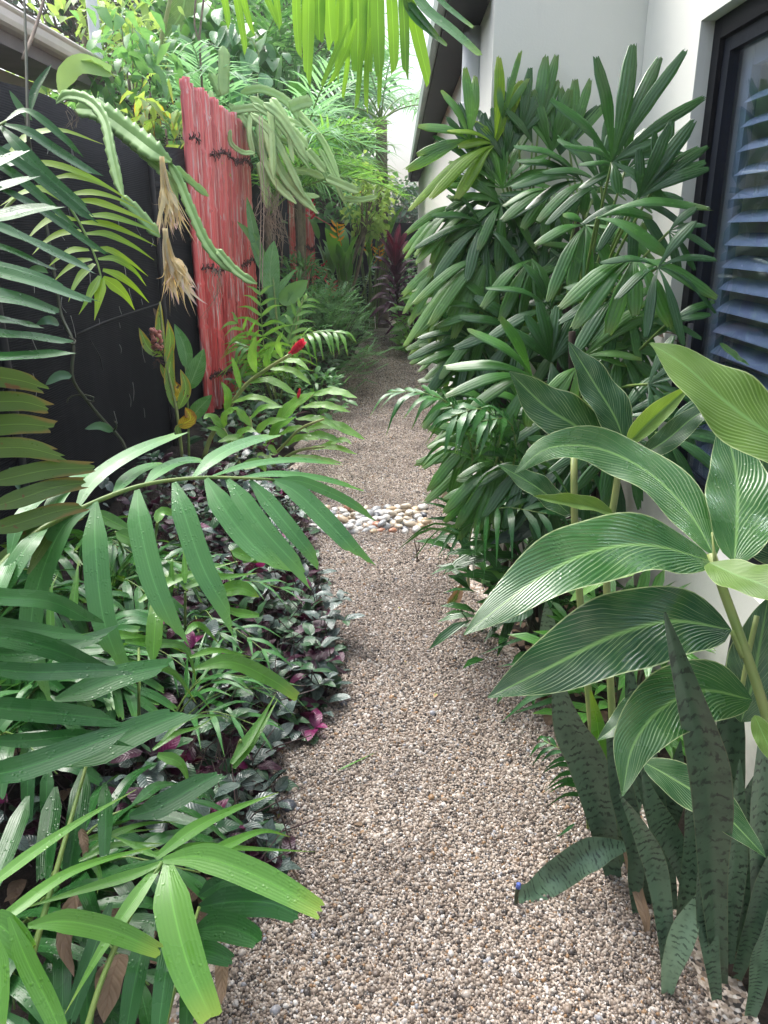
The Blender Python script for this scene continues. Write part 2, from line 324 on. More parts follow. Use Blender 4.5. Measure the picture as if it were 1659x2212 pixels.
# ------------------------------------------------------------------ world, sun, camera
w = bpy.data.worlds.new('World'); scene.world = w; w.use_nodes = True
nt = w.node_tree; nt.nodes.clear()
SUN_EL, SUN_AZ = rad(57), rad(-38)           # high, to the left of the path, behind cloud
sky = nt.nodes.new('ShaderNodeTexSky'); sky.sky_type = 'NISHITA'; sky.sun_disc = False
sky.sun_elevation = SUN_EL; sky.sun_rotation = SUN_AZ; sky.air_density = 1.0; sky.dust_density = 4.0; sky.ozone_density = 1.0
hs = nt.nodes.new('ShaderNodeHueSaturation'); hs.inputs['Saturation'].default_value = .55      # overcast: the blue mostly greyed out
bg = nt.nodes.new('ShaderNodeBackground'); bg.inputs[1].default_value = .15
wo = nt.nodes.new('ShaderNodeOutputWorld')
nt.links.new(sky.outputs[0], hs.inputs['Color']); 
tcw = nt.nodes.new('ShaderNodeTexCoord'); spw = nt.nodes.new('ShaderNodeSeparateXYZ'); mrw = nt.nodes.new('ShaderNodeMapRange'); mxw = nt.nodes.new('ShaderNodeMix'); mxw.data_type = 'RGBA'; mxw.blend_type = 'MULTIPLY'; mxw.inputs[0].default_value = 1
mrw.inputs[1].default_value = 0; mrw.inputs[2].default_value = 1; mrw.inputs[3].default_value = .62; mrw.inputs[4].default_value = 1.95      # cloud cover: brightest overhead
nt.links.new(tcw.outputs['Generated'], spw.inputs[0]); nt.links.new(spw.outputs[2], mrw.inputs[0]); nt.links.new(hs.outputs[0], mxw.inputs[6]); nt.links.new(mrw.outputs[0], mxw.inputs[7]); nt.links.new(mxw.outputs[2], bg.inputs[0]); nt.links.new(bg.outputs[0], wo.inputs[0])
sl = bpy.data.lights.new('sun', 'SUN'); sl.energy = 1.25; sl.angle = rad(28); sl.color = (1, .995, .98)
so = bpy.data.objects.new('sun', sl); COL.objects.link(so)
sd = np.array([math.sin(SUN_AZ)*math.cos(SUN_EL), math.cos(SUN_AZ)*math.cos(SUN_EL), math.sin(SUN_EL)])
from mathutils import Vector, Matrix
so.rotation_euler = Vector(sd).to_track_quat('Z', 'Y').to_euler(); so.location = (0, 0, 8)
cd = bpy.data.cameras.new('camera'); co = bpy.data.objects.new('camera', cd); COL.objects.link(co)
cd.sensor_fit = 'HORIZONTAL'; cd.angle = 2*math.atan(829.5/FPX); cd.clip_start = .05; cd.clip_end = 500
co.matrix_world = Matrix([[cR[0], cU[0], -cF[0], 0], [cR[1], cU[1], -cF[1], 0], [cR[2], cU[2], -cF[2], EYE], [0, 0, 0, 1]])
scene.camera = co
scene.view_settings.view_transform = 'Standard'; scene.view_settings.look = 'None'; scene.view_settings.gamma = 1
scene.view_settings.exposure = EXPOSURE
scene.cycles.max_bounces = 8; scene.cycles.transparent_max_bounces = 8
# ------------------------------------------------------------------ ground, path, gravel
t = NT('damp_soil'); ob = t.coord()
c = t.ramp(t.noise(ob, 16, 6, .65), [(.3, (.008, .006, .005)), (.55, (.03, .022, .016)), (.75, (.07, .05, .035))])
M['soil'] = t.done(t.pbsdf(c, .85, .3, t.bump(t.noise(ob, 50, 5, .7), .9, .02)))
t = NT('fine_gravel'); ob = t.coord()
vo = t.n('TexVoronoi', {'Vector': ob, 'Scale': 135.}); sp = t.n('SeparateColor', {0: vo.outputs['Color']}).outputs[0]
PEB = [(0, (.04, .037, .036)), (.16, (.15, .115, .09)), (.25, (.265, .208, .162)), (.38, (.365, .298, .236)), (.56, (.465, .39, .322)), (.74, (.58, .51, .44)), (.89, (.75, .71, .66)), (.957, (.34, .20, .095)), (.981, (.37, .385, .42))]
c = t.ramp(sp, PEB, 'CONSTANT')
c = t.mix(t.rng(vo.outputs['Distance'], .35, .75, 0, .22), c, (.1, .08, .065))
c = t.mix(t.rng(t.noise(ob, 2.2, 4), .4, .7, 0, .1), c, (.2, .16, .13))
M['gravel_sheet'] = t.done(t.pbsdf(c, .6, .4, t.bump(t.math('SUBTRACT', 1., vo.outputs['Distance']), .2, .003)))
t = NT('gravel_stone'); oi = t.n('ObjectInfo').outputs['Random']
c = t.ramp(oi, PEB, 'CONSTANT'); ob = t.coord()
c = t.mix(.14, c, (.05, .04, .032))
c = t.mix(t.rng(t.noise(ob, 300, 2), .4, .7, 0, .3), c, (.2, .15, .115)); ps = t.n('NewGeometry').outputs['Position']; c = t.mix(t.rng(t.noise(ps, 2.6, 4, .6), .42, .66, 0, .5), c, (.07, .052, .042))
M['gravel_stone'] = t.done(t.pbsdf(c, .42, .5))
def hgt(x, y): return .012*math.sin(x*3.1+1)*math.sin(y*1.7)+.008*math.sin(x*7+y*5)
mb = MB(); n1, n2 = 60, 60
xs = np.concatenate([np.linspace(-60, -3, 12), np.linspace(-2.5, 2.5, 40), np.linspace(3, 60, 12)]); ys = np.concatenate([np.linspace(-30, 0, 10), np.linspace(.3, 16, 70), np.linspace(17, 120, 16)])
V = [(x, y, -.03 + (hgt(x, y) if abs(x) < 2.4 and 0 < y < 16 else 0)) for y in ys for x in xs]; k = len(xs)
mb.add(V, [(j*k+i, j*k+i+1, (j+1)*k+i+1, (j+1)*k+i) for j in range(len(ys)-1) for i in range(k-1)])
tag(mb.build('ground', M['soil']), kind='structure')
LE = [(392, 2330), (402, 2212), (495, 2080), (535, 1900), (515, 1750), (560, 1620), (650, 1540), (690, 1430), (640, 1270), (640, 1200), (640, 1120), (655, 1000), (690, 890), (722, 820), (770, 775), (798, 720), (806, 690)]
LE = [G(*p) for p in LE]
RE = [(.62, 1.0), (.66, 1.35), (.62, 1.7), (.50, 2.1), (.40, 2.6), (.34, 3.1), (.33, 3.6), (.34, 5), (.36, 8), (.38, 14.5)]
def left_edge(y):
    return float(np.interp(y, [p[1] for p in LE], [p[0] for p in LE]))-.02+.018*math.sin(y*9)+.012*math.sin(y*23)
def right_edge(y): return float(np.interp(y, [p[1] for p in RE], [p[0] for p in RE]))+.012*math.sin(y*11+2)
def gz(x, y):                                  # the gravel lies a little uneven
    e = min(1, max(0, min(x-left_edge(y), right_edge(y)-x)/.10))
    return -.02+.024*e+.004*math.sin(x*9+y*4)+.003*math.sin(x*17-y*11)
mb = MB(); ys = np.concatenate([np.arange(.85, 5, .05), np.arange(5, 14.6, .2)]); V = []
NX = 25
for y in ys:
    a, b = left_edge(y)-.06, right_edge(y)+.06
    V += [(x, y, gz(x, y)) for x in np.linspace(a, b, NX)]
mb.add(V, [(j*NX+i, j*NX+i+1, (j+1)*NX+i+1, (j+1)*NX+i) for j in range(len(ys)-1) for i in range(NX-1)])
tag(mb.build('gravel_path', M['gravel_sheet']), kind='structure')
# loose stones: one stuff object of instanced small stones
stones = []
for i in range(7):
    s = MB(); blob(s, (0, 0, 0), (.0041*random.uniform(.85, 1.25), .0036*random.uniform(.8, 1.15), .0029*random.uniform(.8, 1.2)), lumpy=.16, nu=7, nv=5)
    stones.append(s.build('gravel_stone', M['gravel_stone'])); COL.objects.unlink(stones[-1])
pts, sc = [], []
y = .95
while y < 12.:
    sp = .0057 if y < 3.4 else .0057*(1+.18*(y-3.4))
    sp = min(sp, .012); a, b = left_edge(y), right_edge(y)
    if y > 1.0: b = min(b, .62)
    nx = int((b-a)/sp)
    xx = a+(np.arange(nx)+.5+rng.uniform(-.5, .5, nx))*sp; yy = y+rng.uniform(-.5, .5, nx)*sp
    zz = np.array([gz(p, q) for p, q in zip(xx, yy)])+rng.uniform(-.0008, .0026, nx)
    pts.append(np.stack([xx, yy, zz], 1)); sc.append(np.exp(rng.normal(-.03, .34, nx))*.90*(1+.035*max(0, y-3)))
    y += sp*.93
pts = np.concatenate(pts); sc = np.concatenate(sc)
me = bpy.data.meshes.new('gravel'); me.vertices.add(len(pts)); me.vertices.foreach_set('co', pts.astype(np.float32).ravel())
at = me.attributes.new('sc', 'FLOAT', 'POINT'); at.data.foreach_set('value', sc.astype(np.float32))
at = me.attributes.new('rot', 'FLOAT_VECTOR', 'POINT'); at.data.foreach_set('vector', rng.uniform(-3, 3, (len(pts), 3)).astype(np.float32).ravel())
at = me.attributes.new('pick', 'INT', 'POINT'); at.data.foreach_set('value', rng.integers(0, 7, len(pts)).astype(np.int32))
go = bpy.data.objects.new('gravel', me); COL.objects.link(go); tag(go, 'fine wet beige and grey gravel covering the winding garden path', 'gravel', kind='stuff')
g = bpy.data.node_groups.new('scatter_stones', 'GeometryNodeTree')
g.interface.new_socket('Geometry', in_out='INPUT', socket_type='NodeSocketGeometry'); g.interface.new_socket('Geometry', in_out='OUTPUT', socket_type='NodeSocketGeometry')
gi, gout = g.nodes.new('NodeGroupInput'), g.nodes.new('NodeGroupOutput')
iop = g.nodes.new('GeometryNodeInstanceOnPoints'); gti = g.nodes.new('GeometryNodeGeometryToInstance')
for s in stones:
    oin = g.nodes.new('GeometryNodeObjectInfo'); oin.inputs['Object'].default_value = s; oin.inputs['As Instance'].default_value = False
    g.links.new(oin.outputs['Geometry'], gti.inputs[0])
def gattr(nm, ty):
    a = g.nodes.new('GeometryNodeInputNamedAttribute'); a.data_type = ty; a.inputs[0].default_value = nm; return a.outputs[0]
g.links.new(gi.outputs[0], iop.inputs['Points']); g.links.new(gti.outputs[0], iop.inputs['Instance'])
iop.inputs['Pick Instance'].default_value = True
g.links.new(gattr('pick', 'INT'), iop.inputs['Instance Index']); g.links.new(gattr('rot', 'FLOAT_VECTOR'), iop.inputs['Rotation']); g.links.new(gattr('sc', 'FLOAT'), iop.inputs['Scale'])
g.links.new(iop.outputs[0], gout.inputs[0])
md = go.modifiers.new('stones', 'NODES'); md.node_group = g
print('gravel stones', len(pts))
# ------------------------------------------------------------------ pebble strip across the path
pebm = {}
for nm, c, c2 in [('white', (.74, .73, .70), (.58, .57, .55)), ('grey', (.42, .44, .46), (.3, .32, .34)), ('tan', (.50, .36, .22), (.62, .50, .36)), ('cream', (.68, .60, .48), (.55, .46, .35)), ('dark', (.07, .08, .10), (.12, .13, .15)), ('russet', (.42, .17, .10), (.55, .30, .20))]:
    pebm[nm] = plain('pebble_'+nm, tuple(x*.8 for x in c), .35, .5, c2=tuple(x*.8 for x in c2), sc=22, bump=.1)
protos = {}
PW = {'white': .38, 'cream': .22, 'tan': .16, 'grey': .12, 'dark': .05, 'russet': .07}
lab = {'white': 'smooth white river pebble in the strip of pebbles across the gravel path', 'grey': 'pale grey river pebble in the strip of pebbles across the gravel path', 'tan': 'tan brown river pebble in the strip of pebbles across the gravel path',
       'cream': 'cream coloured river pebble in the strip of pebbles across the gravel path', 'dark': 'dark slate river pebble in the strip of pebbles across the gravel path', 'russet': 'reddish brown river pebble in the strip of pebbles across the gravel path'}
placed = []
tries = 0
while len(placed) < 105 and tries < 9000:
    tries += 1
    u = random.uniform(672, 915); v = 1130+(u-800)*-.035+random.gauss(0, 11)
    if u < 700: v = min(max(v, 1128), 1150)
    lo, hi = (1100, 1156)
    if v < lo or v > hi: continue
    p = G(u, v); r = random.uniform(.021, .036)
    if all((p[0]-q[0])**2+(p[1]-q[1])**2 > (.72*(r+q[2]))**2 for q in placed): placed.append((p[0], p[1], r))
placed += [(q[0]+random.uniform(-.03, .03), q[1]+random.uniform(-.02, .02), -random.uniform(.02, .03)) for q in random.sample(placed, 22)]
for x, y, r in placed:
    kd = random.choices(list(PW), list(PW.values()))[0]; top = r < 0; r = abs(r)
    if kd not in protos:
        protos[kd] = []
        for i in range(3):
            s = MB(); blob(s, (0, 0, 0), (1, random.uniform(.66, .85), random.uniform(.42, .58)), lumpy=.07, nu=18, nv=10)
            protos[kd].append(s.build('river_pebble', pebm[kd])); COL.objects.unlink(protos[kd][-1])
    o = random.choice(protos[kd]).copy(); COL.objects.link(o)
    o.location = (x, y, .004+r*.32+(.024 if top else 0)); o.scale = (r, r, r); o.rotation_euler = (random.gauss(0, .16), random.gauss(0, .16), random.uniform(0, 6.28))
    tag(o, lab[kd], 'pebble', 'pebbles in the strip across the path')
# ------------------------------------------------------------------ shade-cloth fence
t = NT('shade_cloth'); ob = t.coord(); sp = t.n('SeparateXYZ', {0: ob})
ln = t.math('SINE', t.math('MULTIPLY', sp.outputs[2], 620.)); ln2 = t.math('SINE', t.math('MULTIPLY', sp.outputs[1], 500.))
wv = t.math('MULTIPLY_ADD', ln2, .35, ln)
c = t.mix(t.rng(wv, -1, 1.3), (.003, .0035, .005), (.013, .0145, .020))
c = t.mix(t.rng(t.noise(t.scale(ob, (1, 3, .8)), 2.5, 5), .45, .75, 0, .25), c, (.028, .031, .038))
M['shade'] = t.done(t.pbsdf(c, .8, .12, t.bump(t.math('MULTIPLY_ADD', t.noise(ob, 3, 2), 2., wv), .35, .003)))
M['threads'] = plain('loose_threads', (.55, .55, .52), .8, c2=(.12, .12, .12))
M['post'] = plain('black_post', (.02, .02, .024), .6)
fe = thing('shade_cloth_fence', 'tall black shade cloth fence running behind the plants along the left of the path', 'fence', (-1.53, 6, 0))
mb = MB(); ysf = np.arange(1.0, 16.2, .12); zf = np.linspace(0, 1, 9); V = []
for side in (0, 1):
    for y in ysf:
        tp = 1.945+.012*math.sin(y*2.1)+.01*math.sin(y*5.3)
        for q in zf: V.append((-1.53-(.05 if side else 0)+.01*math.sin(y*1.9)*math.sin(q*3), y, q*tp))
k = len(zf); m = len(ysf); F = []
for s in (0, 1):
    for j in range(m-1):
        for i in range(k-1):
            q = [s*m*k+j*k+i, s*m*k+(j+1)*k+i, s*m*k+(j+1)*k+i+1, s*m*k+j*k+i+1]; F.append(q if s == 0 else q[::-1])
F += [(j*k+k-1, (j+1)*k+k-1, m*k+(j+1)*k+k-1, m*k+j*k+k-1) for j in range(m-1)]
mb.add(V, F); mb.build('cloth_panel', M['shade'], fe)
for yp in (3.1, 5.35, 8.6, 11.2, 14.0):
    mb = MB(); tube(mb, [(-1.51, yp, 0), (-1.505, yp, 1.0), (-1.51, yp, 1.96)], .018, sides=8); mb.build('post', M['post'], fe)
for i in range(34):
    mb = MB(); u, v = random.uniform(60, 380), random.uniform(300, 900); p = AX(u, v, -1.516)
    if not (.3 < p[2] < 1.85): continue
    l = random.uniform(.02, .11)
    tube(mb, [p, p+np.array([.004, random.gauss(0, .012), -l*.5]), p+np.array([.003, random.gauss(0, .025), -l])], .0011, sides=4, seg=6)
    mb.build('loose_thread', M['threads'], fe)
# seam and crease lines of the cloth
mb = MB(); tube(mb, [AX(165, 722, -1.512), AX(240, 690, -1.512), AX(345, 655, -1.512)], .004, sides=5); tube(mb, [AX(195, 735, -1.513), AX(215, 770, -1.513), AX(222, 800, -1.513)], .003, sides=5); mb.build('seam', M['post'], fe)
# ------------------------------------------------------------------ red split-bamboo screens
t = NT('red_bamboo'); ob = t.coord(); r = t.rnd()
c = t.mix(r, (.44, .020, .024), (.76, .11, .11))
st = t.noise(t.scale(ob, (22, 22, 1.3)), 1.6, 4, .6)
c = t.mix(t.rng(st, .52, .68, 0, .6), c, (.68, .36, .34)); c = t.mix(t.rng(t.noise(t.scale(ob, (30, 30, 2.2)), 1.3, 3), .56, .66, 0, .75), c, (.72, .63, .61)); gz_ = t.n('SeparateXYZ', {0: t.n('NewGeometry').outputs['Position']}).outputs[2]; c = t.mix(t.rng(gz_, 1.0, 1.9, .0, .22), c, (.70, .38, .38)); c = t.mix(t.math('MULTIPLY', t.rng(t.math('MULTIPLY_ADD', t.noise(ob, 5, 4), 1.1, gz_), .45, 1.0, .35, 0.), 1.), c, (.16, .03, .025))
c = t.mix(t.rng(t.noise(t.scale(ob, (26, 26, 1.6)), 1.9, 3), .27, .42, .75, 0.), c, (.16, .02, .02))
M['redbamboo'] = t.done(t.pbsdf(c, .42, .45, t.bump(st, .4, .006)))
M['wire'] = plain('tie_wire', (.05, .03, .03), .7, c2=(.12, .05, .04))
def bamboo_screen(label, A, B, z0, z1f, ns, ties, seed):
    rs = random.Random(seed); A = np.array(A); B = np.array(B); d = (B-A); L = np.linalg.norm(d); d = d/L; nrm = np.array([d[1], -d[0], 0])
    th = thing('bamboo_screen', label, 'bamboo screen', (*(A+B)[:2]/2, 0), 'red bamboo screens against the fence')
    mb = MB(); x = 0; pos = []
    while x < L:
        w_ = rs.uniform(.055, .105); x1 = min(L+.03, x+w_); pos.append((x, x1-.004)); x = x1
    for a, b in pos:
        top = z1f((a+b)/2/L)+rs.uniform(-.03, .02); bot = z0+rs.uniform(-.02, .05); off = rs.uniform(0, .012); node = rs.uniform(.0, .3)
        zs = np.linspace(bot, top, 90); V = []; curve = -.35*max(0, ((a+b)/2/L-.78))**1.3
        for i, z in enumerate(zs):
            bul = .009*math.exp(-(((z+node) % .33-.16)/.012)**2)-.005*math.exp(-(((z+node) % .33-.20)/.02)**2)
            for q in np.linspace(0, 1, 6):
                e = .022*math.sin(math.pi*q)**.6+off+bul+curve
                p = A+d*(a+(b-a)*q)+nrm*e; V.append((p[0]+.004*math.sin(z*3+a*30), p[1], z))
        k = 6; F = [(i*k+j, i*k+j+1, (i+1)*k+j+1, (i+1)*k+j) for i in range(89) for j in range(5)]
        back = len(V); V += [(p[0]-.02*nrm[0], p[1]-.02*nrm[1], p[2]) for p in V]
        F += [(back+i*k+j, back+(i+1)*k+j, back+(i+1)*k+j+1, back+i*k+j+1) for i in range(89) for j in range(5)]
        F += [(89*k+j, 89*k+j+1, back+89*k+j+1, back+89*k+j) for j in range(5)]
        F += [(i*k, (i+1)*k, back+(i+1)*k, back+i*k) for i in range(89)]+[((i+1)*k+5, i*k+5, back+i*k+5, back+(i+1)*k+5) for i in range(25)]
        mb.add(V, F, rnd=rs.random())
    mb.build('slat_panel', M['redbamboo'], th)
    for z, s0, s1 in ties:
        tb = MB()
        n = int((s1-s0)*L/.016)
        for i in range(n):
            q = s0+(s1-s0)*i/n; p = A+d*(q*L)+nrm*(.036+rs.uniform(-.004, .008)-.35*max(0, q-.78)**1.3); p[2] = z+.02*math.sin(q*17)+rs.gauss(0, .008)
            e = p+d*rs.uniform(-.03, .03)+nrm*rs.uniform(0, .014)+np.array([0, 0, rs.choice([-1, 1])*rs.uniform(.01, .042)])
            tube(tb, [p, (p+e)/2+nrm*.008, e], .006, .003, sides=4, seg=4)
        tube(tb, [A+d*(q*L)+nrm*(.036-.35*max(0, q-.78)**1.3)+np.array([0, 0, z+.02*math.sin(q*17)]) for q in np.linspace(s0, s1, 12)], .006, sides=5, seg=24)
        tb.build('wire_tie', M['wire'], th)
    return th
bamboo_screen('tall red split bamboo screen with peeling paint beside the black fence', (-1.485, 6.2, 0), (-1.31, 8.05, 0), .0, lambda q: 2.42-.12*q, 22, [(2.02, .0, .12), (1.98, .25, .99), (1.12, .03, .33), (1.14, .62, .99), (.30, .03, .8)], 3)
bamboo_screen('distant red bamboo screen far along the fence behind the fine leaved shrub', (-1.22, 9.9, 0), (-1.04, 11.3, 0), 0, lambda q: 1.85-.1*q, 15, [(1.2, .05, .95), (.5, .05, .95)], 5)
mb = MB(); tube(mb, [(-1.08, 10.2, 0), (-1.09, 10.2, 1), (-1.08, 10.2, 1.75)], .028, .026, sides=9, seg=18, rings=.1); tag(mb.build('bamboo_pole', M['bark']), 'grey weathered bamboo pole in front of the distant red screen', 'pole')
# ------------------------------------------------------------------ neighbour's house over the fence
M['gutter'] = plain('cream_gutter', (.62, .56, .50), .35, .5, c2=(.52, .47, .42), sc=3)
M['soffit'] = plain('dull_soffit', (.20, .18, .17), .7, c2=(.15, .135, .13), sc=3)
M['taupe'] = plain('taupe_wall', (.42, .38, .35), .8, c2=(.34, .31, .29), sc=2)
M['roof'] = plain('roof_sheet', (.36, .33, .31), .5, c2=(.28, .26, .25), sc=4)
nb = thing('neighbour_house', 'neighbouring house with pale gutter and taupe wall showing over the black fence', 'house', (-4.5, 4.5, 0))
mb = MB(); box(mb, (-6.5, -1, 0), (-2.95, 7.3, 2.55)); mb.build('wall', M['taupe'], nb, smooth=False)
mb = MB(); GX = -2.42
UP = .13
pr = [(GX-.015, 2.60), (GX, 2.615), (GX+.02, 2.612), (GX+.028, 2.598), (GX+.022, 2.585), (GX+.012, 2.575), (GX+.012, 2.53), (GX+.004, 2.50), (GX-.02, 2.488), (GX-.10, 2.485), (GX-.10, 2.49), (GX-.03, 2.50), (GX-.01, 2.53)]
k = len(pr); V = [(x, y, z) for y in (-1, 7.75) for x, z in [(a, b+UP) for a, b in pr]]
mb.add(V, [(i, (i+1) % k, k+(i+1) % k, k+i) for i in range(k)]+[tuple(range(k)), tuple(range(k, 2*k))[::-1]]); mb.build('gutter', M['gutter'], nb, smooth=False)
mb = MB(); box(mb, (-2.96, -1, 2.56), (-2.53, 7.7, 2.73)); box(mb, (-2.528, -1, 2.53), (-2.50, 7.7, 2.69)); mb.build('soffit', M['soffit'], nb, smooth=False)
mb = MB(); mb.add([(-2.5, -1, 2.73), (-2.5, 7.72, 2.73), (-5.5, 7.72, 3.48), (-5.5, -1, 3.48), (-2.5, -1, 2.70), (-2.5, 7.72, 2.70), (-5.5, 7.72, 3.45), (-5.5, -1, 3.45)], [(0, 1, 2, 3), (7, 6, 5, 4), (0, 4, 5, 1), (1, 5, 6, 2)]); mb.build('roof', M['roof'], nb, smooth=False)
M['whitepost'] = plain('white_post', (.78, .80, .80), .4, c2=(.68, .70, .72), sc=4)
mb = MB(); p = AY(205, 75, 9.2); tube(mb, [(p[0], 9.2, 0), (p[0], 9.2, 2.4), (p[0], 9.2, 6.2)], .058, .055, sides=16)
for z in (2.0, 4.0): tube(mb, [(p[0], 9.2, z), (p[0], 9.2, z+.03), (p[0], 9.2, z+.06)], .066, sides=16)
tag(mb.build('white_post', M['whitepost']), 'tall white post among the trees above the roof on the left', 'post')
# ------------------------------------------------------------------ house on the right
t = NT('rendered_wall'); ob = t.coord()
c = t.mix(t.rng(t.noise(ob, 1.6, 5), .35, .7), (.85, .85, .775), (.81, .815, .745)); c = t.mix(t.rng(t.noise(t.scale(ob, (6, 6, .8)), 1.5, 4), .58, .8, 0, .22), c, (.50, .50, .45)); c = t.mix(t.math('MULTIPLY', t.rng(t.n('SeparateXYZ', {0: ob}).outputs[2], .0, .5, .7, 0.), t.rng(t.noise(ob, 7, 4), .4, .65)), c, (.25, .23, .18))
M['render'] = t.done(t.pbsdf(c, .75, .3, t.bump(t.noise(ob, 130, 4, .7), .25, .003)))
M['navy'] = plain('navy_frame', (.004, .005, .008), .5, .12, c2=(.006, .007, .011), sc=5, bump=.05)
M['fascia'] = plain('dark_fascia', (.009, .010, .012), .6, .2, c2=(.016, .016, .018), sc=4)
M['fasciaedge'] = plain('grey_green_gutter', (.30, .36, .33), .5, c2=(.24, .29, .27), sc=4)
M['darkvoid'] = plain('dim_room', (.03, .03, .035), .9)
hs_ = thing('garden_house', 'pale rendered house with dark eaves along the right of the path', 'house', (2.5, 4, 0))
WA, XB, XC = 3.2, .88, .35
DY0, DY1, DZ, SZ = .55, 2.63, 1.97, .56
mb = MB(); prism(mb, [(XC, WA), (5, WA), (5, 14.5), (XC+.07, 14.5)], -.05, 2.62)
mb.build('front_wall', M['render'], hs_, smooth=False)
mb = MB(); box(mb, (XB, DY1, -.05), (XB+.25, WA-.002, 2.62)); box(mb, (XB, DY0, DZ), (XB+.25, DY1, 2.62)); box(mb, (XB, -1.5, -.05), (XB+.25, DY0, 2.62)); box(mb, (XB, DY0, -.05), (XB+.25, DY1, SZ)); mb.build('side_wall', M['render'], hs_, smooth=False)
mb = MB(); box(mb, (1.9, -1.5, -.05), (2.0, WA-.01, 2.62)); box(mb, (1.14, -1.5, 2.62), (2.0, WA-.01, 2.66)); box(mb, (1.131, -1.5, -.05), (1.9, WA-.01, -.02)); mb.build('room', M['darkvoid'], hs_, smooth=False)
mb = MB(); prism(mb, [(.20, 3.3), (.235, 3.3), (.315, 14.6), (.28, 14.6)], 2.19, 2.36); prism(mb, [(.236, 3.3), (XC+.004, 3.3), (XC+.066, 14.6), (.316, 14.6)], 2.20, 2.24); mb.build('fascia', M['fascia'], hs_, smooth=False)
mb = MB(); prism(mb, [(.165, 3.3), (.198, 3.3), (.278, 14.6), (.245, 14.6)], 2.215, 2.33); mb.build('gutter', M['fasciaedge'], hs_, smooth=False)
mb = MB(); V = [(.18, 3.28, 2.365), (5.2, 3.28, 3.9), (5.2, 14.7, 3.9), (.26, 14.7, 2.365)]; V += [(x, y, z-.03) for x, y, z in V]
mb.add(V, [(0, 1, 2, 3), (7, 6, 5, 4), (0, 4, 5, 1), (3, 2, 6, 7), (0, 3, 7, 4)])
V = [(.73, -1.6, 2.70), (5.2, -1.6, 4.0), (5.2, 3.2, 4.0), (.73, 3.2, 2.70)]; V += [(x, y, z-.04) for x, y, z in V]; mb.add(V, [(0, 1, 2, 3), (7, 6, 5, 4), (0, 4, 5, 1), (3, 2, 6, 7), (0, 3, 7, 4)]); mb.build('roof', M['roof'], hs_, smooth=False)
dp = MB(); tube(dp, [(.325, 3.75, -.02), (.325, 3.75, 1.2), (.325, 3.75, 2.19)], .042, sides=18); tube(dp, [(.325, 3.75, 1.86), (.325, 3.75, 1.885), (.325, 3.75, 1.91)], .050, sides=18)
dp.build('downpipe', M['whitepost'], hs_)
mb = MB(); pc = np.array([XB-.02, WA-.02, 2.36]); blob(mb, pc, (.03, .03, .11), lumpy=.35); blob(mb, pc+np.array([.0, 0, -.1]), (.016, .016, .05), lumpy=.4); tag(mb.build('mud_nest', M['fibre']), 'small dark mud nest high in the inner corner of the pale walls', 'nest')
# door
sdoor = thing('house_window', 'tall glass window in a navy frame set into the pale wall', 'window', (XB+.06, 1.6, SZ))
mb = MB(); fx0, fx1 = XB+.04, XB+.09
box(mb, (fx0, DY1-.055, SZ+.001), (fx1, DY1-.001, DZ-.001)); box(mb, (fx0, DY0+.001, SZ+.001), (fx1, DY0+.07, DZ-.001)); box(mb, (fx0, DY0+.071, SZ+.001), (fx1, DY1-.056, SZ+.06)); box(mb, (fx0, DY0+.071, DZ-.055), (fx1, DY1-.056, DZ-.001)); mb.build('frame', M['navy'], sdoor, smooth=False)
mb = MB(); sx0, sx1 = fx0+.014, fx0+.044
box(mb, (sx0, DY1-.105, SZ+.061), (sx1, DY1-.057, DZ-.058)); box(mb, (sx0, DY0+.073, SZ+.061), (sx1, DY0+.13, DZ-.058)); box(mb, (sx0, DY0+.131, DZ-.095), (sx1, DY1-.106, DZ-.058)); box(mb, (sx0, DY0+.131, SZ+.061), (sx1, DY1-.106, SZ+.12)); st = mb.build('sash', plain('navy_sash', (.009, .012, .020), .5, .15, c2=(.012, .016, .026)), sdoor, smooth=False)
t = NT('door_glass'); gl = t.n('BsdfGlass', {'Color': (.86, .90, .95), 'Roughness': 0.0, 'IOR': 1.45}).outputs[0]
tr_ = t.n('BsdfTransparent', {'Color': (.90, .94, 1.)}).outputs[0]; gs = t.n('BsdfGlossy', {'Color': (1, 1, 1), 'Roughness': .0}).outputs[0]
fr = t.n('Fresnel', {'IOR': 1.5}).outputs[0]; M['glass'] = t.done(t.n('MixShader', {0: t.math('MULTIPLY_ADD', fr, .36, .0, True), 1: tr_, 2: gs}).outputs[0])
mb = MB(); box(mb, (sx0+.014, DY0+.132, SZ+.122), (sx0+.019, DY1-.107, DZ-.097)); mb.build('pane', M['glass'], sdoor, smooth=False)
mb = MB(); box(mb, (sx0-.012, DY1-.095, .98), (sx0-.001, DY1-.075, 1.13)); mb.build('lock', plain('lock_metal', (.3, .3, .32), .35, metallic=.8), sdoor, smooth=False)
M['shutter'] = plain('blue_grey_shutter', (.20, .25, .345), .45, .3, c2=(.175, .22, .315), sc=6, bump=.05)
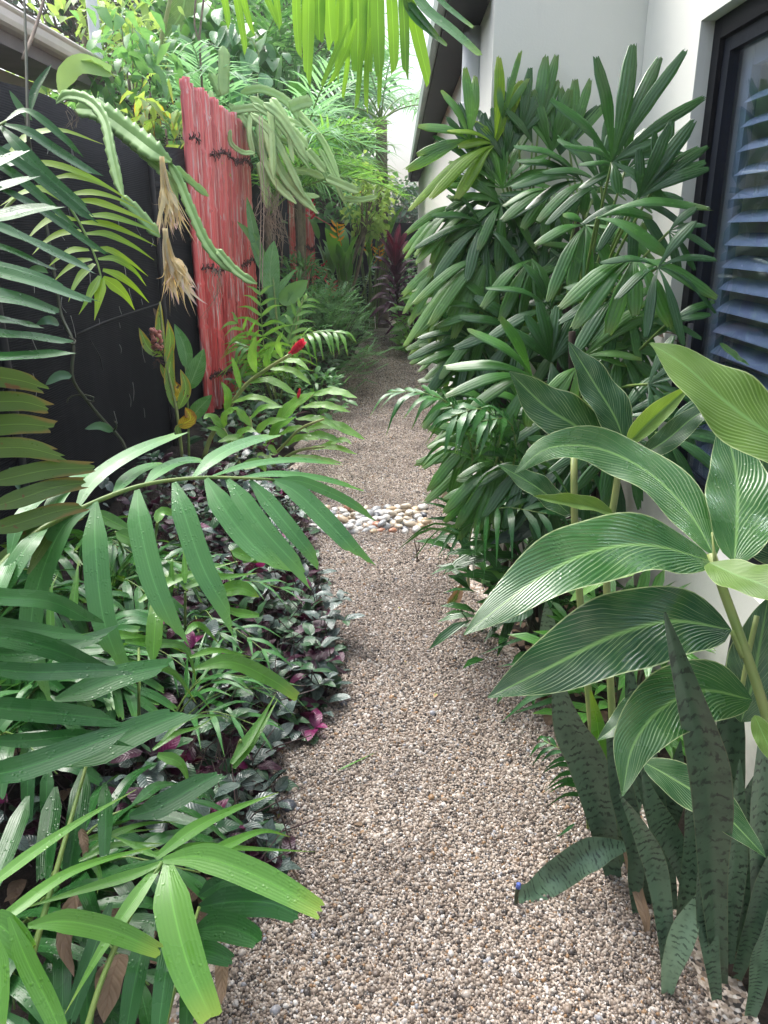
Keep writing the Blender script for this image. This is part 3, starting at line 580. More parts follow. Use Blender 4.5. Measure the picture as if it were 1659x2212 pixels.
for (ya, yb, lb) in ((1.62, DY1-.059, 'blue grey plantation shutter nearest the wall behind the window glass'), (.72, 1.615, 'blue grey plantation shutter at the right edge behind the window glass')):
    sh = thing('plantation_shutter', lb, 'shutter', (1.0, (ya+yb)/2, SZ), 'plantation shutters behind the window glass')
    mb = MB(); box(mb, (.980, ya, SZ+.062), (1.005, ya+.055, DZ-.08)); box(mb, (.980, yb-.10, SZ+.062), (1.005, yb, DZ-.08)); box(mb, (.982, ya+.056, DZ-.14), (1.003, yb-.101, DZ-.08)); box(mb, (.982, ya+.056, SZ+.062), (1.003, yb-.101, SZ+.16)); mb.build('frame', M['shutter'], sh, smooth=False)
    z = SZ+.20; first = None
    while z < DZ-.16:
        if first is None:
            lv = MB(); a = rad(33); dx, dz = .032*math.cos(a), .032*math.sin(a); hh = .005; y0, y1 = ya+.058, yb-.103
            q = [(-dx, -dz), (-dx*.3, -dz*.3-hh), (dx*.3, dz*.3-hh), (dx, dz), (dx*.3, dz*.3+hh), (-dx*.3, -dz*.3+hh)]
            q = [(.994+x, zz+z) for x, zz in q]; k = len(q)
            lv.add([(x, y, zz) for y in (y0, y1) for x, zz in q], [(i, (i+1) % k, k+(i+1) % k, k+i) for i in range(k)]+[tuple(range(k))[::-1], tuple(range(k, 2*k))])
            first = lv.build('louvre', M['shutter'], sh, smooth=False); z0_ = z
        else:
            o = first.copy(); COL.objects.link(o); o.parent = sh; o.location = (first.location.x, first.location.y, first.location.z+z-z0_)
        z += .062
# end of the passage
mb = MB(); box(mb, (-1.5, 15.4, 0), (1.2, 15.5, 1.55)); tag(mb.build('end_fence', M['shade'], smooth=False), 'dark fence closing the far end of the gravel path', 'fence')

# thin haze volume, added to lift the brightness of the background
if HAZE:
    hz = MB(); box(hz, (-9, -2, -1.2), (6, 34, 9.5)); t = NT('haze_lift'); pv = t.n('VolumePrincipled', {'Color': (.93, .97, 1.), 'Density': HAZE, 'Anisotropy': .3})
    t.t.links.new(pv.outputs[0], t.out.inputs['Volume']); tag(hz.build('haze', t.m, smooth=False), kind='stuff')
# ------------------------------------------------------------------ left foreground: jagged-leaved palms
CAMN = np.array([0, -.75, .66])
PAL = ['palm_deep', 'palm_mid']
def blades(parent, name, mats, items, d=None, kind='tail', n=(0, -.65, .75), seg=12, cols=4, jag=.012, cut=.0, fold=.16, **kw):
    mb = MB()
    for it in items:
        pts, w = it[0], it[1]; o = dict(kind=kind, n=n, seg=seg, cols=cols, jag=jag, cut=cut, fold=fold); o.update(kw)
        if len(it) > 2: o.update(it[2])
        if len(pts[0]) == 2: pts = [(*p, d+(.02*i)) for i, p in enumerate(pts)]
        LP(mb, pts, w, **o)
    return mb.build(name, mats, parent) if parent is not None else mb
# -- the big arching frond whose broad leaflets hang towards the viewer
pm = thing('jagged_palm', 'palm with one big arching frond of broad wet drooping leaflets over the silver ground cover', 'palm', G(60, 1500))
ra = [(-60, 1290, 1.40), (60, 1165, 1.5), (165, 1103, 1.58), (300, 1050, 1.66), (430, 1032, 1.72), (550, 1034, 1.76), (592, 1037, 1.78)]
mb = MB(); TP(mb, ra, 15, 6, seg=26, mat=1)
TL = .10
items = [
 ([(205, 1087, 1.6), (128, 1150, 1.55), (68, 1330, 1.5), (88, 1490, 1.48)], 54), ([(206, 1084, 1.6), (206, 1180, 1.54), (222, 1330, 1.5), (263, 1447, 1.48)], 56),
 ([(296, 1058, 1.65), (302, 1130, 1.6), (330, 1250, 1.56), (376, 1362, 1.54)], 54), ([(376, 1042, 1.69), (398, 1110, 1.64), (440, 1230, 1.6), (497, 1330, 1.58)], 52),
 ([(445, 1034, 1.72), (478, 1090, 1.68), (530, 1160, 1.65), (598, 1226, 1.62)], 50), ([(490, 1034, 1.74), (520, 1075, 1.71), (575, 1150, 1.68), (660, 1242, 1.66)], 44),
 ([(540, 1037, 1.76), (572, 1075, 1.74), (625, 1140, 1.71), (686, 1214, 1.70)], 36), ([(590, 1037, 1.78), (640, 1063, 1.76), (715, 1135, 1.73), (780, 1206, 1.71)], 42),
 ([(590, 1037, 1.78), (650, 1040, 1.8), (730, 1072, 1.82), (800, 1112, 1.83)], 24), ([(520, 1031, 1.76), (600, 1024, 1.82), (690, 1033, 1.88), (768, 1053, 1.92)], 22),
 ([(460, 1028, 1.74), (540, 1004, 1.82), (630, 994, 1.9), (722, 1000, 1.98)], 22), ([(418, 1030, 1.73), (470, 985, 1.8), (530, 957, 1.88), (592, 940, 1.95)], 38),
 ([(315, 1045, 1.67), (350, 1015, 1.73), (395, 996, 1.8), (445, 994, 1.85)], 34), ([(245, 1068, 1.63), (280, 1030, 1.7), (315, 1010, 1.76), (355, 1000, 1.82)], 34),
 ([(165, 1100, 1.58), (205, 1035, 1.64), (285, 980, 1.72), (382, 938, 1.82)], 40), ([(98, 1140, 1.53), (125, 1075, 1.6), (165, 1035, 1.66), (216, 1018, 1.72)], 40),
 ([(20, 1205, 1.46), (40, 1130, 1.5), (80, 1080, 1.56), (140, 1050, 1.62)], 36), ([(100, 1140, 1.53), (60, 1180, 1.47), (10, 1260, 1.42), (-40, 1350, 1.38)], 44), ([(30, 1195, 1.47), (0, 1260, 1.4), (-30, 1340, 1.36)], 40)]
for pts, w in items:
    nn = (0, -.8, .6) if pts[-1][1] > pts[0][1]+60 else (0, -.45, .9)
    LP(mb, pts, w, n=nn, kind='strap', seg=16, cols=6, jag=.018, cut=random.choice([-.12, .12]) if w > 40 else .07, fold=.10, rnd=rng.uniform(.3, 1))
mb.build('frond', [M['palm_fresh'], M['stemgreen']], pm)
# -- a second palm whose leaflets lie out from the left edge, halfway down
pm = thing('jagged_palm', 'palm with dark wide leaflets lying level from the left edge over the purple ground cover', 'palm', G(-40, 1900))
it1 = [([(-90, 1275, 1.25), (0, 1290, 1.3), (110, 1300, 1.36), (200, 1343, 1.4)], 46), ([(-80, 1330, 1.25), (20, 1352, 1.3), (130, 1368, 1.34), (180, 1372, 1.36)], 34),
       ([(-80, 1375, 1.22), (20, 1380, 1.27), (120, 1405, 1.32), (208, 1442, 1.36)], 50), ([(-60, 1440, 1.2), (60, 1452, 1.26), (160, 1450, 1.3), (262, 1447, 1.33)], 42),
       ([(-60, 1405, 1.3), (40, 1415, 1.34), (150, 1395, 1.4), (240, 1365, 1.46)], 40)]
it2 = [([(-80, 1520, 1.15), (0, 1530, 1.18), (130, 1542, 1.24), (250, 1555, 1.28)], 52), ([(-80, 1680, 1.1), (30, 1665, 1.16), (150, 1625, 1.22), (278, 1575, 1.28)], 62),
       ([(120, 1512, 1.32), (190, 1490, 1.35), (270, 1458, 1.38), (362, 1438, 1.42)], 56), ([(135, 1652, 1.28), (210, 1625, 1.31), (300, 1578, 1.35), (395, 1540, 1.39)], 66),
       ([(280, 1765, 1.3), (340, 1745, 1.33), (420, 1700, 1.37), (470, 1672, 1.4)], 52), ([(-50, 1600, 1.15), (60, 1600, 1.2), (170, 1590, 1.26), (260, 1600, 1.3)], 34)]
def rach(mb, pts, w=13): TP(mb, pts, w, w*.5, seg=14, mat=1)
for its, rr_ in ((it1, [(-150, 1700, 1.15), (-120, 1480, 1.18), (-90, 1340, 1.22), (-85, 1250, 1.28)]), (it2, [(-140, 1900, 1.05), (-90, 1700, 1.1), (-70, 1560, 1.14), (-90, 1480, 1.2)])):
    mb = MB(); rach(mb, rr_)
    for pts, w in its: LP(mb, pts, w, n=(0, -.6, .8), kind='strap', seg=14, cols=6, jag=.02, cut=random.choice([-.1, .1]), fold=.12)
    mb.build('frond', [M['palm_deep'], M['stemgreen']], pm)
# -- bright low palm in the bottom left corner
pm = thing('low_palm', 'low bright green palm with long spreading leaflets in the bottom left corner', 'palm', G(150, 2300))
mb = MB(); c = (352, 1862, 1.22)
fa = [([(352, 1858, 1.22), (440, 1852, 1.22), (560, 1895, 1.2), (692, 1966, 1.17)], 62), ([(362, 1862, 1.22), (372, 1950, 1.17), (405, 2080, 1.12), (458, 2204, 1.08)], 82),
      ([(352, 1862, 1.22), (290, 1888, 1.2), (170, 1925, 1.17), (30, 1968, 1.13)], 24), ([(345, 1870, 1.22), (300, 1930, 1.18), (220, 2050, 1.12), (140, 2190, 1.06)], 34),
      ([(340, 1850, 1.23), (280, 1822, 1.24), (240, 1805, 1.25)], 16), ([(335, 1855, 1.23), (420, 1790, 1.3), (500, 1750, 1.36), (600, 1712, 1.42)], 30),
      ([(440, 1850, 1.24), (500, 1820, 1.28), (570, 1795, 1.32), (628, 1808, 1.34)], 22), ([(330, 1842, 1.24), (420, 1828, 1.28), (520, 1832, 1.33), (680, 1840, 1.38)], 16)]
TP(mb, [(160, 2330, 1.04), (215, 2130, 1.1), (290, 1960, 1.18), (350, 1862, 1.22)], 15, 9, seg=14, mat=1)
for pts, w in fa: LP(mb, pts, w, n=(0, -.6, .8), kind='strap' if w > 50 else 'grass', seg=18, cols=6, jag=.012 if w > 50 else .004, fold=.16, rnd=rng.uniform(.4, 1))
mb.build('frond', [M['palm_bright'], M['stemgreen']], pm)
mb = MB()
fb = [([(-70, 2040, 1.0), (20, 1975, 1.04), (160, 1880, 1.12), (330, 1830, 1.22), (345, 1838, 1.23)], 27), ([(-60, 1945, 1.02), (60, 1850, 1.1), (180, 1770, 1.18), (295, 1705, 1.26)], 27),
      ([(180, 1850, 1.24), (240, 1805, 1.27), (310, 1780, 1.31), (385, 1775, 1.35)], 16), ([(150, 1835, 1.26), (220, 1805, 1.29), (340, 1790, 1.34)], 14), ([(170, 1860, 1.22), (250, 1825, 1.25), (350, 1822, 1.28)], 15),
      ([(60, 2000, 1.03), (140, 1990, 1.05), (240, 2010, 1.07), (345, 2055, 1.08)], 50), ([(20, 1980, 1.0), (60, 2080, .98), (110, 2180, .96), (150, 2280, .94)], 46),
      ([(-40, 2010, 1.0), (0, 2000, 1.0), (60, 2060, .99), (65, 2065, .985)], 64), ([(-10, 2020, .95), (0, 2110, .93), (-5, 2250, .9)], 44),
      ([(185, 1830, 1.27), (215, 1890, 1.24), (210, 1930, 1.22)], 22)]
TP(mb, [(-60, 2330, .95), (-20, 2150, .97), (10, 2010, 1.0)], 16, 10, seg=8, mat=1)
for pts, w in fb: LP(mb, pts, w, n=(0, -.6, .8), kind='strap' if w > 40 else 'grass', seg=16, cols=6, jag=.012 if w > 40 else .004, fold=.18, rnd=rng.uniform(.1, .9))
mb.build('frond', [M['palm_bright'], M['stemgreen']], pm)
mb = MB()
fc = [([(430, 1960, 1.34), (500, 1948, 1.33), (580, 1950, 1.32), (640, 1975, 1.31)], 62), ([(420, 2010, 1.3), (480, 2000, 1.3), (540, 2020, 1.29), (560, 2035, 1.28)], 60), ([(430, 1935, 1.38), (480, 1905, 1.38), (520, 1900, 1.38)], 34),
      ([(400, 2060, 1.25), (450, 2055, 1.25), (500, 2075, 1.25)], 44), ([(330, 1990, 1.22), (300, 2080, 1.17), (270, 2240, 1.12)], 46), ([(380, 2000, 1.2), (360, 2090, 1.15), (340, 2240, 1.1)], 44),
      ([(240, 1950, 1.22), (200, 2060, 1.17), (150, 2210, 1.12)], 40), ([(430, 2030, 1.24), (410, 2120, 1.18), (400, 2250, 1.12)], 36), ([(120, 1700, 1.3), (105, 1800, 1.24), (95, 1900, 1.18)], 46), ([(225, 1690, 1.3), (228, 1760, 1.26), (226, 1850, 1.22)], 32),
      ([(180, 1660, 1.36), (170, 1750, 1.3), (150, 1880, 1.24)], 46), ([(60, 1720, 1.24), (30, 1800, 1.18), (-20, 1930, 1.1)], 44)]
for pts, w in fc: LP(mb, pts, w, n=(0, -.7, .7), kind='strap', seg=12, cols=6, jag=.02, fold=.15)
TP(mb, [(330, 2330, 1.1), (380, 2120, 1.2), (430, 1960, 1.32)], 14, 8, seg=8, mat=1); TP(mb, [(60, 2100, 1.1), (130, 1850, 1.2), (190, 1640, 1.34)], 14, 8, seg=8, mat=1)
mb.build('frond', [M['palm_deep'], M['stemgreen']], pm)
# -- palm at the upper left edge: dark wet leaflets
pm = thing('jagged_palm', 'dark palm with long narrow wet leaflets sweeping in from the upper left edge', 'palm', G(-200, 1250))
S1 = [([(10, 262, 1.75), (60, 240, 1.78), (137, 298, 1.8), (166, 330, 1.82)], 17), ([(5, 268, 1.74), (60, 285, 1.76), (125, 328, 1.8), (207, 378, 1.85)], 27), ([(0, 272, 1.74), (45, 320, 1.72), (110, 388, 1.74), (190, 452, 1.78)], 24),
      ([(-40, 300, 1.66), (20, 338, 1.68), (100, 398, 1.72), (192, 474, 1.76)], 23), ([(-60, 330, 1.6), (20, 370, 1.62), (110, 445, 1.66), (160, 490, 1.7)], 20)]
S2 = [([(-60, 395, 1.5), (10, 412, 1.54), (110, 468, 1.6), (220, 545, 1.66)], 21), ([(-60, 470, 1.42), (20, 500, 1.46), (100, 538, 1.52), (192, 580, 1.58)], 33), ([(-60, 565, 1.36), (10, 577, 1.4), (75, 595, 1.44), (143, 622, 1.48)], 26),
      ([(-70, 480, 1.45), (0, 470, 1.5), (60, 455, 1.54), (115, 446, 1.58)], 44), ([(-60, 425, 1.5), (0, 405, 1.54), (40, 392, 1.57), (72, 382, 1.6)], 28), ([(-60, 385, 1.55), (-10, 355, 1.58), (50, 327, 1.62)], 28),
      ([(-50, 520, 1.42), (20, 540, 1.46), (80, 567, 1.5), (115, 582, 1.53)], 20)]
S3 = [([(-70, 575, 1.3), (10, 592, 1.33), (100, 618, 1.38), (194, 652, 1.44)], 36), ([(-70, 630, 1.27), (0, 640, 1.3), (65, 655, 1.34), (122, 675, 1.38)], 48), ([(-60, 685, 1.26), (10, 692, 1.3), (50, 700, 1.33), (84, 704, 1.35)], 26),
      ([(-60, 715, 1.25), (10, 722, 1.28), (75, 728, 1.32), (150, 740, 1.36)], 26), ([(-70, 775, 1.22), (0, 772, 1.26), (75, 768, 1.31), (148, 760, 1.35)], 30)]
for its, rr_ in ((S1, [(-160, 520, 1.5), (-100, 380, 1.58), (-30, 290, 1.68), (12, 262, 1.75)]), (S2, [(-170, 800, 1.3), (-110, 600, 1.35), (-70, 450, 1.45), (-65, 380, 1.55)]), (S3, [(-170, 950, 1.2), (-110, 800, 1.22), (-75, 660, 1.26), (-75, 570, 1.3)])):
    mb = MB(); rach(mb, rr_, 11)
    for pts, w in its: LP(mb, pts, w*1.22, n=(0, -.6, .8), kind='strap', seg=14, cols=6, jag=.016, cut=random.choice([-.07, .07]), fold=.16, rnd=rng.uniform(.3, 1))
    mb.build('frond', [M['palm_deep'], M['stemgreen']], pm)
mb = MB()      # an unopened upright spear with a folded leaf
TP(mb, [(62, 320, 1.8), (58, 180, 1.85), (55, 60, 1.9), (50, -60, 1.95)], 8, 5, seg=10); mb.build('spear', M['stemdark'], pm)
mb = MB(); LP(mb, [(66, 245, 1.8), (78, 200, 1.82), (100, 160, 1.84), (112, 138, 1.85)], 22, kind='lance', fold=.6, seg=8); mb.build('folded_leaf', M['palm_deep'], pm)
mb = MB(); TP(mb, [(50, 128, 2.0), (78, 55, 2.1), (105, -40, 2.2)], 9, 6, seg=8); tag(mb.build('leaning_cane', M['bark']), 'thin pale brown stem leaning across the neighbour gutter at top left', 'stem')
# -- olive jagged leaflets hanging down the left edge
pm = thing('fishtail_palm', 'old olive green palm frond with blunt torn leaflets stacked down the left edge', 'palm', G(-220, 1450))
mb = MB()
for pts, w in [([(-90, 800, 1.42), (-20, 812, 1.45), (45, 822, 1.48), (92, 836, 1.5)], 46), ([(-90, 868, 1.42), (-20, 868, 1.45), (50, 868, 1.48), (101, 882, 1.5)], 46), ([(-90, 925, 1.42), (-20, 920, 1.45), (50, 916, 1.48), (112, 922, 1.5)], 48),
               ([(-90, 975, 1.42), (-10, 968, 1.45), (60, 968, 1.48), (128, 985, 1.5)], 46), ([(-40, 1045, 1.44), (30, 1030, 1.47), (110, 1014, 1.5), (200, 1010, 1.54)], 42), ([(-30, 1100, 1.42), (50, 1075, 1.46), (120, 1052, 1.5), (190, 1042, 1.54)], 42),
               ([(-40, 1150, 1.42), (40, 1130, 1.46), (120, 1105, 1.5), (175, 1095, 1.53)], 40), ([(-40, 1230, 1.45), (20, 1200, 1.48), (70, 1150, 1.52), (120, 1120, 1.55)], 34), ([(60, 1240, 1.5), (100, 1170, 1.54), (140, 1130, 1.57), (180, 1115, 1.6)], 24)]:
    LP(mb, pts, w, n=(.1, -.85, .5), kind='strap', seg=10, cols=6, jag=.05, fold=.08)
rach(mb, [(-140, 1350, 1.36), (-110, 1150, 1.38), (-95, 950, 1.4), (-95, 790, 1.42)], 13)
mb.build('frond', [M['palm_olive'], M['stemgreen']], pm)
# -- lime frond lit from behind in front of the fence
pm = thing('lime_palm', 'back lit lime green palm frond arching in front of the black fence', 'palm', G(-120, 1050))
mb = MB()
LMI = [([(20, 332, 2.3), (62, 295, 2.34), (130, 281, 2.4), (224, 312, 2.46)], 18), ([(50, 350, 2.3), (120, 356, 2.34), (200, 385, 2.38), (282, 434, 2.42)], 15), ([(115, 385, 2.34), (160, 380, 2.36), (225, 400, 2.4), (284, 437, 2.44)], 14),
       ([(150, 420, 2.34), (200, 416, 2.37), (250, 428, 2.4), (297, 450, 2.43)], 14), ([(160, 434, 2.34), (210, 437, 2.37), (280, 462, 2.41), (340, 490, 2.45)], 15), ([(190, 466, 2.34), (235, 467, 2.37), (295, 485, 2.41), (347, 507, 2.45)], 15),
       ([(175, 481, 2.33), (230, 485, 2.37), (290, 508, 2.41), (338, 532, 2.45)], 15), ([(187, 505, 2.33), (230, 506, 2.36), (285, 530, 2.4), (333, 562, 2.44)], 15), ([(200, 541, 2.33), (235, 540, 2.36), (280, 565, 2.4), (320, 597, 2.44)], 14),
       ([(150, 440, 2.34), (100, 410, 2.3), (50, 416, 2.26), (0, 445, 2.22)], 19), ([(165, 475, 2.34), (120, 470, 2.3), (85, 490, 2.26), (55, 522, 2.22)], 18), ([(175, 498, 2.34), (130, 505, 2.3), (95, 525, 2.27), (70, 550, 2.24)], 16),
       ([(216, 596, 2.32), (200, 625, 2.3), (185, 655, 2.28), (170, 680, 2.27)], 16), ([(220, 602, 2.32), (215, 640, 2.3), (209, 670, 2.29), (204, 692, 2.28)], 19), ([(222, 600, 2.32), (245, 615, 2.33), (272, 640, 2.34), (291, 670, 2.35)], 20),
       ([(222, 583, 2.32), (255, 595, 2.34), (290, 620, 2.37), (322, 654, 2.4)], 15), ([(204, 570, 2.33), (180, 590, 2.3), (160, 620, 2.27), (148, 652, 2.25)], 16), ([(198, 560, 2.33), (170, 565, 2.3), (140, 585, 2.27), (114, 610, 2.25)], 15),
       ([(192, 540, 2.33), (160, 540, 2.3), (130, 555, 2.27), (100, 580, 2.25)], 15), ([(212, 560, 2.33), (250, 560, 2.36), (290, 585, 2.39), (316, 618, 2.42)], 14)]
for pts, w in LMI: LP(mb, pts, w*1.35, n=(0, -.7, .7), kind='grass', seg=12, cols=2, fold=.14)
TP(mb, [(-60, 560, 2.15), (30, 430, 2.25), (110, 410, 2.32), (165, 470, 2.34), (207, 558, 2.33), (222, 615, 2.32)], 9, 4, seg=20, mat=1)
mb.build('frond', [M['palm_lime'], M['stemgreen']], pm)
# -- overhead frond
pm = thing('overhead_palm', 'bright back lit palm frond whose leaflets hang into the top of the view', 'palm', (-1.2, .7, 0))
mb = MB()
OV = [((470, -60), (495, 56), 15), ((500, -60), (531, 112), 16), ((520, -60), (546, 72), 14), ((556, -60), (600, 50), 14), ((590, -60), (606, 58), 14), ((640, -60), (646, 118), 19), ((668, -60), (664, 172), 26), ((690, -60), (690, 86), 30), ((712, -60), (716, 96), 30),
      ((745, -60), (742, 130), 30), ((772, -60), (772, 148), 40), ((800, -60), (796, 150), 26), ((815, -60), (820, 157), 30), ((842, -60), (852, 153), 26), ((866, -50), (876, 162), 22), ((880, -30), (926, 177), 28), ((756, 40), (695, 185), 13), ((770, 40), (714, 180), 13),
      ((778, 80), (770, 232), 12), ((800, 60), (791, 236), 12), ((824, 80), (819, 227), 11), ((655, -20), (667, 180), 13), ((735, -40), (728, 170), 14), ((755, 90), (740, 212), 11)]
for i, (a, b, w) in enumerate(OV):
    d0 = 2.05+.012*i % .14
    LP(mb, [(*a, d0), ((a[0]*.55+b[0]*.45)+random.uniform(-4, 4), a[1]*.5+b[1]*.5, d0+.03), (*b, d0+.05)], w, n=(random.uniform(-.3, .3), -.95, .25), kind='strap', seg=10, cols=4, jag=.02, cut=random.choice([-.06, .06]), fold=.14)
TP(mb, [(300, -260, 1.9), (560, -75, 2.0), (750, -62, 2.06), (905, -30, 2.12)], 14, 6, seg=16, mat=1)
mb.build('frond', [M['palm_over'], M['stemgreen']], pm)
mb = MB()
for pts, w in [([(880, -40, 2.1), (920, 20, 2.08), (975, 65, 2.06), (1034, 117, 2.04)], 27), ([(905, -60, 2.15), (950, 0, 2.14), (990, 35, 2.13), (1022, 60, 2.12)], 15), ([(860, -50, 2.1), (890, 30, 2.1), (930, 70, 2.1), (962, 96, 2.1)], 20), ([(840, -60, 2.1), (880, 0, 2.1), (920, 50, 2.1), (945, 80, 2.1)], 18)]:
    LP(mb, pts, w, n=(0, -.7, .7), kind='strap', seg=12, cols=4, jag=.02, fold=.15)
mb.build('frond', [M['palm_mid'], M['stemgreen']], pm)
# stem leading up to the overhead frond, out of the frame above
mb = MB(); tube(mb, [(-1.2, .7, -.02), (-1.22, .7, 1.2), (-1.2, .9, 2.4), D(120, -420, 1.8), D(300, -260, 1.9)], .022, .012, seg=20); mb.build('stem', M['stemgreen'], pm)
# -- climbing vine down the fence
vn = thing('climbing_vine', 'thick green vine with a few oval leaves trailing down the black fence', 'vine', AX(150, 950, -1.48))
mb = MB(); VP_ = [(55, 240, 3.05), (68, 340, 3.05), (98, 480, 3.1), (122, 620, 3.1), (132, 680, 3.1), (158, 742, 3.05), (156, 815, 3.05), (185, 862, 3.1), (225, 910, 3.15), (262, 950, 3.2), (277, 985, 3.2)]
TP(mb, VP_, 8, 7, seg=44); TP(mb, [(145, 735, 3.05), (158, 745, 3.0), (164, 738, 3.0), (150, 728, 3.05)], 5, 3, seg=8); TP(mb, [(185, 862, 3.1), (200, 868, 3.08), (202, 858, 3.08), (175, 853, 3.1), (150, 858, 3.1), (145, 870, 3.1)], 4, 3, seg=12); TP(mb, [(245, 932, 3.15), (252, 920, 3.13), (248, 910, 3.13)], 5, 3, seg=6)
mb.build('stem', M['stemdark'], vn)
for pts, w in [([(60, 583, 3.1), (85, 582, 3.05), (104, 590, 3.02)], 22), ([(128, 700, 3.05), (105, 692, 3.0), (78, 700, 3.0)], 22), ([(156, 812, 3.0), (128, 812, 2.97), (98, 832, 2.95)], 22), ([(245, 932, 3.13), (215, 920, 3.1), (183, 927, 3.08)], 20), ([(62, 330, 3.0), (30, 338, 2.95), (5, 360, 2.9)], 60), ([(70, 260, 3.0), (45, 235, 2.97), (20, 195, 2.95)], 16), ([(20, 1010, 3.0), (32, 1030, 2.97), (42, 1060, 2.95)], 20)]:
    mb = MB(); LP(mb, pts, w, n=(.3, -.8, .5), kind='ovate', seg=8, cols=4, fold=.2); mb.build('leaf', M['vine'], vn)
# ------------------------------------------------------------------ climbing cactus on the fence with withered flowers
ca = thing('climbing_cactus', 'pale green climbing cactus with scalloped stems hanging over the black fence top', 'cactus', AX(140, 260, -1.53))
def cactus_stem(mb, pts, w, seg=22, mat=0, tooth=.14, nteeth=9):
    """three winged scalloped stem"""
    d = sum(p[2] for p in pts)/len(pts); hw = w*.5*d/FPX
    P, L = spline([D(*p) for p in pts], seg*3+1); T = np.gradient(P, axis=0); T /= np.linalg.norm(T, axis=1)[:, None]
    n0 = np.array([.15, -.75, .6]); S = np.cross(T, n0); S /= np.linalg.norm(S, axis=1)[:, None]+1e-9; N = np.cross(S, T)
    t = np.linspace(0, 1, len(P)); nt_ = max(3, L/.055)
    env = np.clip(np.minimum(t*14, (1-t)*7), .12, 1)**.6
    wv = 1+tooth*(1-2*((t*nt_) % 1.0))
    for ang in (0, 2.2, 4.1):
        ca_, sa_ = math.cos(ang), math.sin(ang); d_ = S*ca_+N*sa_; q = -S*sa_+N*ca_
        k = len(P); R = hw*env
        rows = [P+q*(R*.20)[:, None], P+d_*(R*.55*wv**.3)[:, None]+q*(R*.12)[:, None], P+d_*(R*wv)[:, None], P+d_*(R*.55*wv**.3)[:, None]-q*(R*.12)[:, None], P-q*(R*.20)[:, None]]
        uv = [np.stack([np.full(k, x), t], 1) for x in (.5, .7, 1, .7, .5)]
        mb.add(np.concatenate(rows), [(j*k+i, (j+1)*k+i, (j+1)*k+i+1, j*k+i+1) for j in range(4) for i in range(k-1)], np.concatenate(uv), rng.random(), mat)
CS = [([(122, 222, 3.35), (150, 208, 3.3), (195, 220, 3.25), (228, 262, 3.2), (243, 330, 3.15), (258, 395, 3.12), (268, 430, 3.1)], 27), ([(165, 235, 3.45), (220, 245, 3.4), (285, 290, 3.35), (330, 325, 3.3), (370, 350, 3.28)], 50), ([(235, 270, 3.42), (290, 315, 3.38), (335, 355, 3.36), (372, 395, 3.34), (385, 440, 3.33)], 22),
      ([(262, 428, 3.1), (290, 450, 3.1), (318, 480, 3.1), (345, 512, 3.1)], 26), ([(366, 352, 3.3), (390, 395, 3.3), (415, 455, 3.28), (450, 530, 3.26), (490, 575, 3.25), (522, 590, 3.25)], 25), ([(470, 540, 3.24), (505, 580, 3.23), (530, 600, 3.22), (555, 613, 3.22)], 20), ([(378, 360, 3.32), (410, 390, 3.36), (450, 424, 3.4)], 17)]
for pts, w in CS:
    mb = MB(); cactus_stem(mb, pts, w); mb.build('stem', M['cactus'], ca)
mb = MB(); LP(mb, [(130, 203, 3.5), (142, 165, 3.48), (175, 138, 3.46), (240, 155, 3.48)], 40, n=(.3, -.9, .1), kind='strap', seg=14, cols=6, wave=.10, wf=40, fold=.1); LP(mb, [(175, 132, 3.46), (205, 138, 3.47), (250, 168, 3.5)], 34, n=(0, 0, 1), kind='strap', seg=10, cols=6, wave=.1, wf=40); mb.build('pad', M['cactus'], ca)
for (u, v, l, s) in ((350, 345, 150, 1.), (357, 500, 152, 1.1)):
    fl = MB(); d = 3.24; tp = D(u, v, d); k = d/FPX
    K = l*k; drift = np.array([.05 if s > 1 else .025, 0, 0])
    for i in range(64):
        a = random.uniform(0, 6.28); o = np.array([math.cos(a), math.sin(a), 0]); f = random.uniform(.72, 1.06); q = random.uniform(.1, 1.)**.7; inner = i > 38
        b1, b2 = rng.normal(0, .008, 3), rng.normal(0, .018, 3)
        P = [tp+o*.008+np.array([0, 0, -K*.05]), tp+o*.013*s+drift*.15+np.array([0, 0, -K*.35]), tp+o*(.016+.020*q)*s+drift*.5+b1+np.array([0, 0, -K*.62*f])]
        P += [tp+o*(.014+.036*q)*s+drift*.9+b2+np.array([0, 0, -K*.86*f]), tp+o*(.010+.046*q+(.018 if i % 5 == 0 else 0))*s+drift*1.1+b2*1.6+np.array([0, 0, -K*f*(.93 if i % 5 == 0 else 1.0)])]
        leaf(fl, P, random.uniform(.004, .008)*(1.7 if inner else 1.), n=o+np.array([0, -.2, 0])+rng.normal(0, .4, 3), kind='grass' if not inner else 'lance', seg=14, cols=2, fold=.3, twist=random.gauss(0, .8), mat=1 if inner and i % 3 else 0)
    tube(fl, [tp+np.array([0, 0, .012]), tp+np.array([0, 0, -l*k*.2]), tp+np.array([.004, 0, -l*k*.42])], .010, .017, sides=9, seg=8, mat=0)
    fl.build('withered_flower', [M['petal'], M['petalwhite']], ca)
mb = MB()
for i in range(10):
    p = D(random.uniform(445, 490), random.uniform(575, 590), 3.25); tube(mb, [p, p+np.array([random.gauss(0, .02), 0, -.07]), p+np.array([random.gauss(-.03, .025), 0, -.19*random.uniform(.6, 1.2)])], .0012, .0006, sides=4, seg=6)
for i in range(6):
    p = D(random.uniform(140, 165), random.uniform(232, 240), 3.3); tube(mb, [p, p+np.array([random.gauss(.01, .01), 0, -.03]), p+np.array([random.gauss(0, .02), 0, -.07])], .0014, sides=4, seg=5)
mb.build('aerial_root', M['root'], ca)
